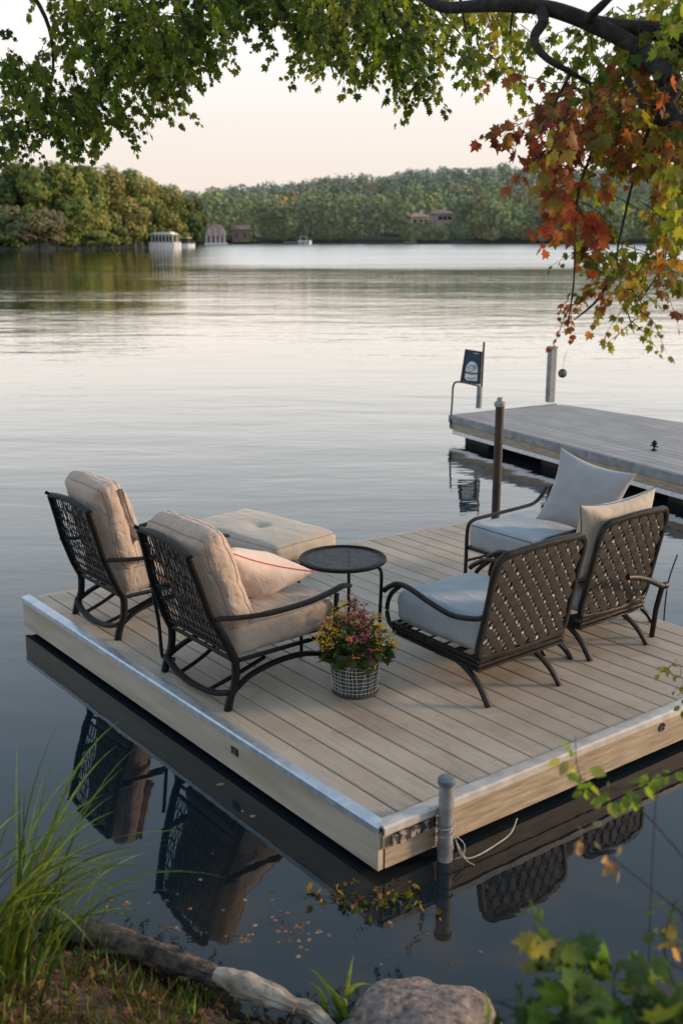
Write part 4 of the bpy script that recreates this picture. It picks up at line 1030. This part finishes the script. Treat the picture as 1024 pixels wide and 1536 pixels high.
# objects on it
p = G(824, 603, z2); t = thing('dock_post', 'square grey post standing at the back corner of the far dock', 'post', (p.x, p.y, z2), ang2)
hh = zfor(V((p.x, p.y, 0)), 522) - z2
mb = MB(); mb.box((0,0,hh/2), (.10,.10,hh)); obj('shaft', mb, M['greypost'], t, smooth=False)
mb = MB(); mb.box((0,0,hh+.01), (.12,.12,.03)); obj('cap', mb, M['greypost'], t, smooth=False)
p = G(980, 676, z2); t = thing('dock_cleat', 'small dark metal cleat on the boards of the far dock', 'cleat', (p.x, p.y, z2), ang2)
mb = MB(); mb.lathe([(.035,0),(.035,.012),(.014,.02),(.012,.06),(.03,.075),(.034,.095),(.02,.115),(.004,.13)], 14); obj('bollard', mb, M['iron'], t)
mb = MB(); mb.tube([(-.06,0,.055),(.06,0,.055)], .008, n=8); obj('horn', mb, M['iron'], t)
# dark pile
pb = G(742, 789, 0); tz = zfor(pb, 604); 
t = thing('mooring_pile', 'tall dark brown pipe pile with a ringed cap standing between the two docks', 'post', pb)
tt = at(749.5, 606, pb.y) - pb
mb = MB(); mb.tube([V((0,0,-.3)) , V((tt.x*.5,0,tt.z*.5)), V((tt.x,0,tt.z))], .043, n=18); obj('pipe', mb, M['pilebrown'], t)
mb = MB(); mb.lathe([(.045,-.03),(.058,-.02),(.058,.012),(.046,.022),(.034,.03),(.030,.06),(.018,.066)], 18, (tt.x,0,tt.z)); obj('cap', mb, M['galv'], t)
# folding seat with navy panel
p = G(718, 612, z2); t = thing('deck_seat', 'metal framed seat with a navy panel bearing a white round emblem on the far dock', 'seat', (p.x, p.y, z2))
Yd = p.y; k1 = Yd/ (F*1.0) * 1.0
def s2(x, y, dy=0): q = at(x, y, Yd+dy); return q - V((p.x, p.y, z2))
mb = MB(); mb.tube([s2(725.5,513), s2(720,612)], .016, n=8); obj('pole', mb, M['pilebrown'], t)
mb = MB(); mb.tube([s2(719,580), s2(717,612)], .045, .04, n=8); obj('pedestal', mb, M['greypost'], t)
mb = MB(); mb.tube(cr([s2(675,640,-.7), s2(678,600,-.5), s2(680,577,-.4), s2(690,573,-.3), s2(718,579,-.05)], 4), .014, n=8); obj('seat_frame', mb, M['iron'], t)
quad = [s2(690.5,573,-.06), s2(719,577,-.06), s2(722,528,-.06), s2(698,524,-.06)]
mb = MB(); 
nrm = V((0,-.03,0)); b0 = 0; mb.v += quad + [q_ - nrm for q_ in quad]; mb.f += [[0,1,2,3],[7,6,5,4],[0,4,5,1],[1,5,6,2],[2,6,7,3],[3,7,4,0]]
pn = obj('back_panel', mb, M['navy'], t, smooth=False)
def onp(a, b, off=-.006):
    q_ = quad[0].lerp(quad[1], a).lerp(quad[3].lerp(quad[2], a), b); return q_ + V((0, off, 0))
mb = MB(); mb.poly([onp(.5+.33*math.cos(a), .42+.25*math.sin(a)) for a in lin(0, pi, 14)] + [onp(.17,.14), onp(.30,.08), onp(.83,.10)]); obj('emblem', mb, M['white'], pn, smooth=False)
mb = MB()
mb.tube([onp(.46+.17*math.cos(a), .46+.10*math.sin(a), -.010) for a in lin(0, 2*pi*15/16, 16)], .006, n=4, closed=True)
mb.tube([onp(.40,.46,-.010), onp(.54,.46,-.010)], .005, n=4)
mb.tube([onp(.13,.33,-.011), onp(.50,.30,-.011), onp(.82,.335,-.011)], .014, n=4)
mb.tube([onp(.30,.17,-.010), onp(.55,.14,-.010), onp(.74,.20,-.010)], .007, n=4)
mb.tube([onp(.68,.52,-.010), onp(.74,.44,-.010), onp(.62,.60,-.010)], .006, n=4)
obj('emblem_lines', mb, M['navy'], pn, smooth=False)
mb = MB(); mb.tube([onp(.52,.93), onp(.82,.93)], .005, n=4); obj('lettering', mb, M['white'], pn, smooth=False)
mb = MB(); mb.tube([quad[i] for i in (0,3,2,1)], .010, n=6); obj('panel_frame', mb, M['iron'], pn)

# ------------------------------------------------------------------ bank
def bank_edge(x):
    K = [(-6,4.6),(-1.6,4.05),(-1.16,4.0),(-.5,3.66),(-.1,3.32),(.25,3.02),(.6,2.6),(1.2,2.3),(3,2.6),(8,3.2)]
    for (a, b), (c_, d_) in zip(K, K[1:]):
        if a <= x <= c_: return b + (d_-b)*(x-a)/(c_-a)
    return 4
def bank_h(x, y):
    d = bank_edge(x) - y
    return (-.06 + d*.34 if d > 0 else -.06 + d*.5) + (.05*noise.noise(V((x*3, y*3, 0))) + .02*noise.noise(V((x*11, y*11, 3))))*(1 if d > -.3 else 0)
terrain('bank', lin(-6, 8, 150), lin(-4, 4.8, 110), bank_h, M['soil'])
# grass and litter (stuff)
BL = (np.array([(-.5,0,0),(.5,0,0),(.38,.4,.03),(-.38,.4,.03),(.2,.75,.1),(-.2,.75,.1),(0,1,.2)]), None)
def blades(n, xr, yr, hmin, hmax, pal, width=.05):
    P_, Dd, Nn, Ss, Cc = [], [], [], [], []
    for _ in range(n):
        x = random.uniform(*xr); y = random.uniform(*yr); e = bank_edge(x)
        if y > e - .05: continue
        den = noise.noise(V((x*4, y*4, 5)))
        if den < -.05 and random.random() < .75: continue
        P_.append((x, y, bank_h(x, y)-.005)); Dd.append((random.gauss(0,.45), random.gauss(.1,.45), 1)); Nn.append((random.gauss(0,1), random.gauss(-1,.6), .2))
        Ss.append(random.uniform(hmin, hmax)); Cc.append(pick(pal, 1)[0])
    T = (np.array([(-.04,0,0),(.04,0,0),(.03,.5,.06),(0,1,.22),(-.03,.5,.06)]), np.array([(0,1,2,3,4)]))
    return scatter(T, P_, Dd, Nn, Ss, Cc)
GP = [((.10,.15,.03),4),((.15,.20,.04),3),((.15,.11,.05),3),((.16,.07,.035),2)]
v_, f_, c_ = blades(22000, (-1.9,1.0), (1.6,4.05), .03, .11, GP)
tag(npobj('bank_grass', v_, f_, M['grass'], None, c_), 'short green and brown grass covering the bank', 'grass', kind='stuff')
P_, Dd, Nn, Ss, Cc = [], [], [], [], []
for _ in range(3800):
    x = random.uniform(-1.9, 1.0); y = random.uniform(1.8, 4.1)
    if y > bank_edge(x) - .0: continue
    P_.append((x, y, bank_h(x, y)+random.uniform(.004,.04))); Dd.append(tuple(rng.normal(0,1,3)*np.array([1,1,.4]))); Nn.append(tuple(rng.normal(0,.5,3)+np.array([0,0,1]))); Ss.append(random.uniform(.015,.045)); Cc.append(pick([((.16,.07,.03),3),((.22,.11,.05),2),((.07,.035,.02),3),((.32,.16,.08),.6),((.08,.10,.02),1.5)],1)[0])
v_, f_, c_ = scatter(MAPLE, P_, Dd, Nn, Ss, Cc)
tag(npobj('leaf_litter', v_, f_, M['deadleaf'], None, c_), 'brown fallen leaves littering the grassy bank', 'leaves', kind='stuff')
# broad weeds
class Weeds(Sprays): pass
def weed(px, py, z, n, size, label, pal, T=OVAL, L=.12, name='weed_plant', spread=.06):
    g = G(px, py, z); t = thing(name, label, 'plant', g)
    S_ = Sprays()
    for _ in range(n):
        S_.spray((random.gauss(0,spread), random.gauss(0,spread), 0), (random.gauss(0,.6), random.gauss(0,.5), 1), L*random.uniform(.6,1.2), 6, size, pal, droop=.3, tw=.002)
    S_.build(T, t)
# log and rocks
def logmesh(pts, rs, amp, seed, n=22):
    mb = MB(); q = cr(pts, 9); m = len(q); rr2 = []
    for i in range(m):
        tt_ = i/(m-1)*(len(rs)-1); k = min(int(tt_), len(rs)-2); rr2.append(rs[k]+(rs[k+1]-rs[k])*(tt_-k))
    mb.tube(q, rr2, [r*.8 for r in rr2], n=n)
    for i in range(m*n):
        c_ = q[i//n]; d = mb.v[i]-c_; a_ = math.atan2(d.z, d.y); mb.v[i] = c_ + d*(1+amp*.55*noise.noise(mb.v[i]*4+V((seed,0,0)))+amp*.35*noise.noise(V((a_*3, (i//n)*.12, seed)))+amp*.35*noise.noise(mb.v[i]*34))
    return mb
lg = logmesh([G(60,1385,.04), G(115,1392,.05), G(200,1418,.06), G(270,1446,.07), G(330,1468,.07), G(352,1482,.05)], [.03,.045,.055,.052,.05,.035], .7, 1, 30)
tag(obj('driftwood_log', lg, M['log']), 'dark rotting log lying along the waterline at the lower left', 'log')
lg = logmesh([G(325,1462,.09), G(365,1476,.10), G(410,1494,.10), G(445,1512,.09)], [.035,.052,.046,.03], .6, 5, 30)
tag(obj('bleached_log', lg, M['palelog']), 'pale weathered log stump continuing from the dark log', 'log')
lg = logmesh([G(440,1508,.08), G(470,1520,.07), G(500,1545,.06)], [.03,.038,.022], .6, 9, 30)
tag(obj('bleached_root', lg, M['palelog']), 'short pale root piece between the bleached log and the grey boulder', 'log')
def rock(name, c, s, label, m, seed):
    mb = MB(); V_, F_ = cube_grid(26)
    for p_ in V_:
        d = V(p_).normalized(); r = 1 + .22*noise.noise(d*1.5+V((seed,0,0))) + .07*noise.noise(d*4+V((seed,3,0))) + .02*noise.noise(d*13)
        mb.v.append(V((d.x*s[0]*r, d.y*s[1]*r, d.z*s[2]*r)))
    mb.f = [list(q) for q in F_]
    o = obj(name, mb, m, angle=180); o.location = c; return tag(o, label, 'rock')
rock('boulder', G(632,1550,.0), (.31,.20,.165), 'rounded grey brown granite boulder at the water edge, bottom centre', M['stone'], 2.3)

# reeds
def reeds(name, base, n, Lr, lean, label, wid, pal, spread=.10, cat='grass'):
    t = thing(name, label, cat, base)
    vs_, fs_, cs_ = [], [], []; b = 0
    for k in range(n):
        L = random.uniform(*Lr); a = random.gauss(lean[0], lean[1]); bnd = random.uniform(.25, 1.05)
        p_ = V((random.gauss(0,spread), random.gauss(0,spread), -.02)); d = V((a, random.gauss(lean[2] if len(lean) > 2 else .1, .22), 1)).normalized()
        w0 = wid*random.uniform(.7,1.3); m = 14; hd = V((d.x, d.y, 0)); 
        hd = hd.normalized() if hd.length > .01 else V((1,0,0))
        side = V((random.gauss(0,.6), random.gauss(0,.4), 0)) + V((1,0,0)); col = pick(pal, 1)[0]
        for i in range(m):
            tt_ = i/(m-1); w_ = w0*(1-tt_**2.2)*(.55+.45*min(1,tt_*5)) + .0003
            s_ = (side - d*side.dot(d)).normalized()
            vs_ += [tuple(p_-s_*w_), tuple(p_+d.cross(s_)*w_*.35), tuple(p_+s_*w_)]; sh = .65+.5*tt_; cs_ += [(*(col*sh), 1)]*3
            if i < m-1:
                q_ = b+i*3; fs_ += [(q_,q_+1,q_+4,q_+3),(q_+1,q_+2,q_+5,q_+4)]
            d = (d + hd*(bnd*tt_*.32) + V((0,0,-bnd*tt_*.20))).normalized(); p_ = p_ + d*(L/m)
        b += m*3
    npobj('blades', vs_, fs_, M['grass'], t, cs_, smooth=True)['kind'] = 'stuff'
RP2 = [((.09,.14,.02),4),((.18,.24,.04),3),((.26,.26,.07),1.5),((.07,.11,.025),2)]
reeds('reed_clump', G(15,1470,.18), 58, (.55,1.2), (.10,.20,.05), 'tall green reeds arching out from the lower left corner', .0065, RP2, .07)
reeds('reed_clump', G(-50,1500,.2), 40, (.6,1.15), (.18,.22,.05), 'paler reed tuft at the left picture edge behind the tall reeds', .006, RP2, .07)
reeds('reed_clump', G(135,1420,.05), 7, (.25,.5), (.28,.22,.2), 'few thin reed stems leaning over the log into the lake', .003, RP2, .04)
reeds('iris_leaves', G(512,1518,.03), 9, (.17,.27), (.02,.20,.0), 'short upright bright green blades beside the boulder', .010, [((.13,.21,.03),3),((.18,.26,.05),2)], .025)
reeds('grass_blade', at(-20,1470,1.9), 1, (.36,.37), (1.6,.02,.1), 'single broad blurred grass blade crossing the lower left corner', .006, [((.07,.11,.03),1)], .002)

# leafy shrub, bottom right
t = thing('leafy_shrub', 'green leafy shrub with scattered yellowing leaves in the lower right foreground', 'shrub', (.75, 1.7, .45)); O2 = V((.75, 1.7, .45))
S2 = Sprays()
SP = [((.10,.17,.03),4),((.05,.10,.03),4),((.16,.22,.04),2),((.34,.27,.05),.7),((.10,.15,.07),2)]
for (x0, y0, x1, y1, Y0, Y1, n) in ((880,1600,800,1390,1.9,2.1,11),(900,1600,870,1420,1.9,2.2,12),(960,1600,930,1440,1.8,2.1,12),(1010,1600,1000,1450,1.8,2.0,10),(860,1600,740,1500,1.9,2.0,7),(1040,1560,1015,1360,1.9,2.3,8),(930,1600,830,1470,1.8,1.9,10),(1000,1600,900,1530,1.7,1.8,9),(840,1620,680,1530,1.9,1.9,5),(990,1580,955,1500,1.8,1.95,9)):
    a_, b_ = at(x0,y0,Y0)-O2, at(x1,y1,Y1)-O2
    path = cr([a_, a_.lerp(b_,.5)+V((random.gauss(0,.02),random.gauss(0,.02),.02)), b_], 6)
    S2.tw.tube(path, [.004-.0025*i/len(path) for i in range(len(path))], n=5)
    for j in range(int(n*.6)):
        q = path[min(len(path)-1, int((.25+.75*random.random())*len(path)))]
        S2.spray(q, (random.gauss(0,.8), random.gauss(0,.6), random.gauss(.25,.4)), random.uniform(.04,.10), 4, random.uniform(.045,.075), SP, droop=.25, tw=.0013)
S2.build(MAPLE, t)
# sapling twig with bright leaves
t = thing('sapling_branch', 'thin twig with bright green leaves crossing the front edge of the dock', 'branch', at(960,1250,2.4)); O3 = at(960,1250,2.4)
S3 = Sprays()
for pts, n, pal, sz in ((((1060,1330,2.3),(960,1215,2.4),(905,1200,2.45),(868,1160,2.5),(862,1105,2.5)), 7, [((.16,.26,.04),3),((.24,.32,.05),2),((.38,.30,.14),.6)], .042),
                    (((1080,1160,2.4),(1010,1160,2.4),(960,1175,2.4),(925,1185,2.4)), 8, [((.14,.24,.04),3),((.22,.30,.05),2)], .044),
                    (((1060,1400,2.2),(960,1320,2.2),(900,1275,2.2),(860,1255,2.2)), 4, [((.30,.20,.13),3),((.24,.24,.10),2)], .045),
                    (((1070,1470,2.2),(1000,1440,2.2),(1002,1380,2.2),(1015,1350,2.2)), 4, [((.12,.17,.04),3),((.42,.26,.16),1)], .04)):
    path = cr([at(*a)-O3 for a in pts], 6); S3.tw.tube(path, [.0022-.0012*i/len(path) for i in range(len(path))], n=5)
    for j in range(n):
        q = path[min(len(path)-1, int((.35+.65*(j+.5)/n)*len(path)))]
        S3.spray(q, (random.gauss(0,.8), random.gauss(0,.4), random.gauss(.3,.5)), random.uniform(.02,.05), 3, sz*random.uniform(.8,1.2), pal, droop=.2, tw=.0009)
S3.build(OVAL, t)
# small vine tuft on the dock's right edge
def tuft(px, py, Yd_, rx, ry, n, size, label, pal, name, T=OVAL, L=.1):
    c_ = at(px, py, Yd_); t = thing(name, label, 'plant', c_)
    S_ = Sprays()
    for _ in range(n):
        p_ = at(px+random.uniform(-rx,rx), py+random.uniform(-ry,ry), Yd_+random.gauss(0,.04)) - c_
        S_.spray(p_, (random.gauss(0,.7), random.gauss(0,.5), random.gauss(.0,.6)), L, 6, size, pal, droop=.3, tw=.0015)
    S_.build(T, t)
tuft(1022,1020,4.0,16,36,10,.028, 'small yellow green leaf tuft at the right picture edge above the dock trim', [((.16,.19,.04),3),((.22,.20,.05),2)], 'vine_tuft', L=.08)
# water plants floating at the dock's corner
g = G(560,1340,0.0); t = thing('water_plant', 'green and rust leafed water plant floating below the near corner of the dock', 'plant', (g.x, g.y, .0)); S_ = Sprays()
for _ in range(26):
    p_ = G(random.uniform(470,628), 1345+random.gauss(0,14), .012) - g
    S_.spray(p_, (random.gauss(0,1), random.gauss(0,.8), .12), .10, 5, .034, [((.05,.08,.02),4),((.16,.17,.03),2),((.28,.17,.03),1.5),((.20,.07,.03),1)], droop=.15, tw=.0015)
S_.build(MAPLE, t)
# floating leaves
fl = [(324,1178,.055,'tan'),(376,1226,.03,'tan'),(362,1218,.016,'pale'),(356,1352,.03,'pinkish'),(184,1358,.026,'pinkish'),(205,1350,.02,'tan'),(222,1362,.018,'tan'),(180,1325,.016,'brown')]
for i, (x, y, s_, cn) in enumerate(fl[:3]):
    v_, f_, c_ = scatter(MAPLE, [(0,0,.004)], [(1,.3+.4*i,0)], [(.1,-.1,1)], [s_*1.3], [(.34,.25,.14)])
    o = npobj('floating_leaf', v_, f_, M['deadleaf'], None, c_); o.location = G(x, y, 0)
    tag(o, ['large tan leaf floating beside the long left side of the dock','medium tan leaf floating below the large one by the dock','tiny pale leaf floating between two tan leaves'][i], 'leaf', 'leaves floating by the dock')
P_, Dd, Nn, Ss, Cc = [], [], [], [], []
for (cx, cy, rx, ry, n) in ((365,1402,16,8,16),(432,1388,26,14,30),(190,1356,26,10,12),(455,1404,40,20,16),(395,1375,60,30,10),(600,1420,90,30,14),(250,1392,20,6,8),(290,1330,100,60,8)):
    for _ in range(n):
        q = G(random.gauss(cx, rx*.6), random.gauss(cy, ry*.6), .003)
        P_.append(tuple(q)); Dd.append((random.gauss(0,1), random.gauss(0,1), 0)); Nn.append((random.gauss(0,.12), random.gauss(0,.12), 1)); Ss.append(random.uniform(.012,.034)); Cc.append(pick([((.20,.12,.07),3),((.30,.19,.12),1.5),((.10,.06,.035),4)],1)[0])
v_, f_, c_ = scatter(MAPLE, P_, Dd, Nn, Ss, Cc)
tag(npobj('floating_leaf_litter', v_, f_, M['deadleaf'], None, c_), 'scattered brown and pink fallen leaves floating near the bank', 'leaves', kind='stuff')
# thin stems
mb = MB(); g = G(995,930,0); mb.tube(cr([g, at(997,905,g.y), at(1002,870,g.y), at(1015,832,g.y)], 4), .006, n=5)
tag(obj('twig', mb, M['bark']), 'thin bare twig sticking out of the water right of the chairs', 'twig')
mb = MB(); mb.tube(cr([at(972,1460,2.3), at(974,1380,2.3), at(978,1280,2.3), at(984,1180,2.3)], 5), .0016, n=5)
tag(obj('dry_stem', mb, simple('reddish_stem', (.08,.04,.035), (.14,.07,.06))), 'thin straight reddish stem rising from the shrub in the lower right', 'stem')

# ------------------------------------------------------------------ camera, light
cam = bpy.data.cameras.new('camera'); co = bpy.data.objects.new('camera', cam); COL.objects.link(co)
co.location = (0, 0, H); co.rotation_euler = (pi/2 - PT, 0, 0)
cam.sensor_fit = 'VERTICAL'; cam.sensor_height = 36; cam.lens = 36*F/1536
cam.clip_start = .05; cam.clip_end = 6000
cam.dof.use_dof = True; cam.dof.focus_distance = 6.6; cam.dof.aperture_fstop = 2.6
sc.camera = co
AZ, EL = math.radians(84), math.radians(13)
sd = V((math.sin(AZ)*math.cos(EL), math.cos(AZ)*math.cos(EL), math.sin(EL)))
sl = bpy.data.lights.new('sun', 'SUN'); sl.energy = 3.9; sl.angle = math.radians(9); sl.color = (1, .70, .46)
so = bpy.data.objects.new('sun', sl); COL.objects.link(so); so.rotation_euler = sd.to_track_quat('Z', 'Y').to_euler()
w = bpy.data.worlds.new('World'); sc.world = w; w.use_nodes = True; nt = w.node_tree
bg = nt.nodes['Background']
sky = nd(nt, 'ShaderNodeTexSky', sky_type='NISHITA'); sky.sun_disc = False; sky.sun_elevation = EL; sky.sun_rotation = AZ; sky.air_density = 1.0; sky.dust_density = 2.5; sky.ozone_density = 1.6
tc = nd(nt, 'ShaderNodeTexCoord'); sp = nd(nt, 'ShaderNodeSeparateXYZ'); nt.links.new(tc.outputs['Generated'], sp.inputs[0])
# thin high haze: brighter and warmer towards the horizon
rz = ramp(nt, [(.0, (8.9,7.4,6.4)), (.07, (8.9,8.0,7.3)), (.16, (9.6,9.4,9.2)), (.30, (7.8,8.6,9.4)), (.45, (5.2,6.8,8.4)), (.85, (3.7,5.1,6.9))])
nt.links.new(sp.outputs['Z'], rz.inputs[0])
mx = nd(nt, 'ShaderNodeMixRGB'); mx.inputs[0].default_value = .82
nt.links.new(sky.outputs[0], mx.inputs[1]); nt.links.new(rz.outputs[0], mx.inputs[2])
nt.links.new(mx.outputs[0], bg.inputs[0]); bg.inputs[1].default_value = .125
sc.view_settings.view_transform = 'Standard'; sc.view_settings.look = 'None'; sc.view_settings.exposure = 0
sc.cycles.use_denoising = True; sc.cycles.max_bounces = 6; sc.cycles.transparent_max_bounces = 4
sc.cycles.sample_clamp_indirect = 6
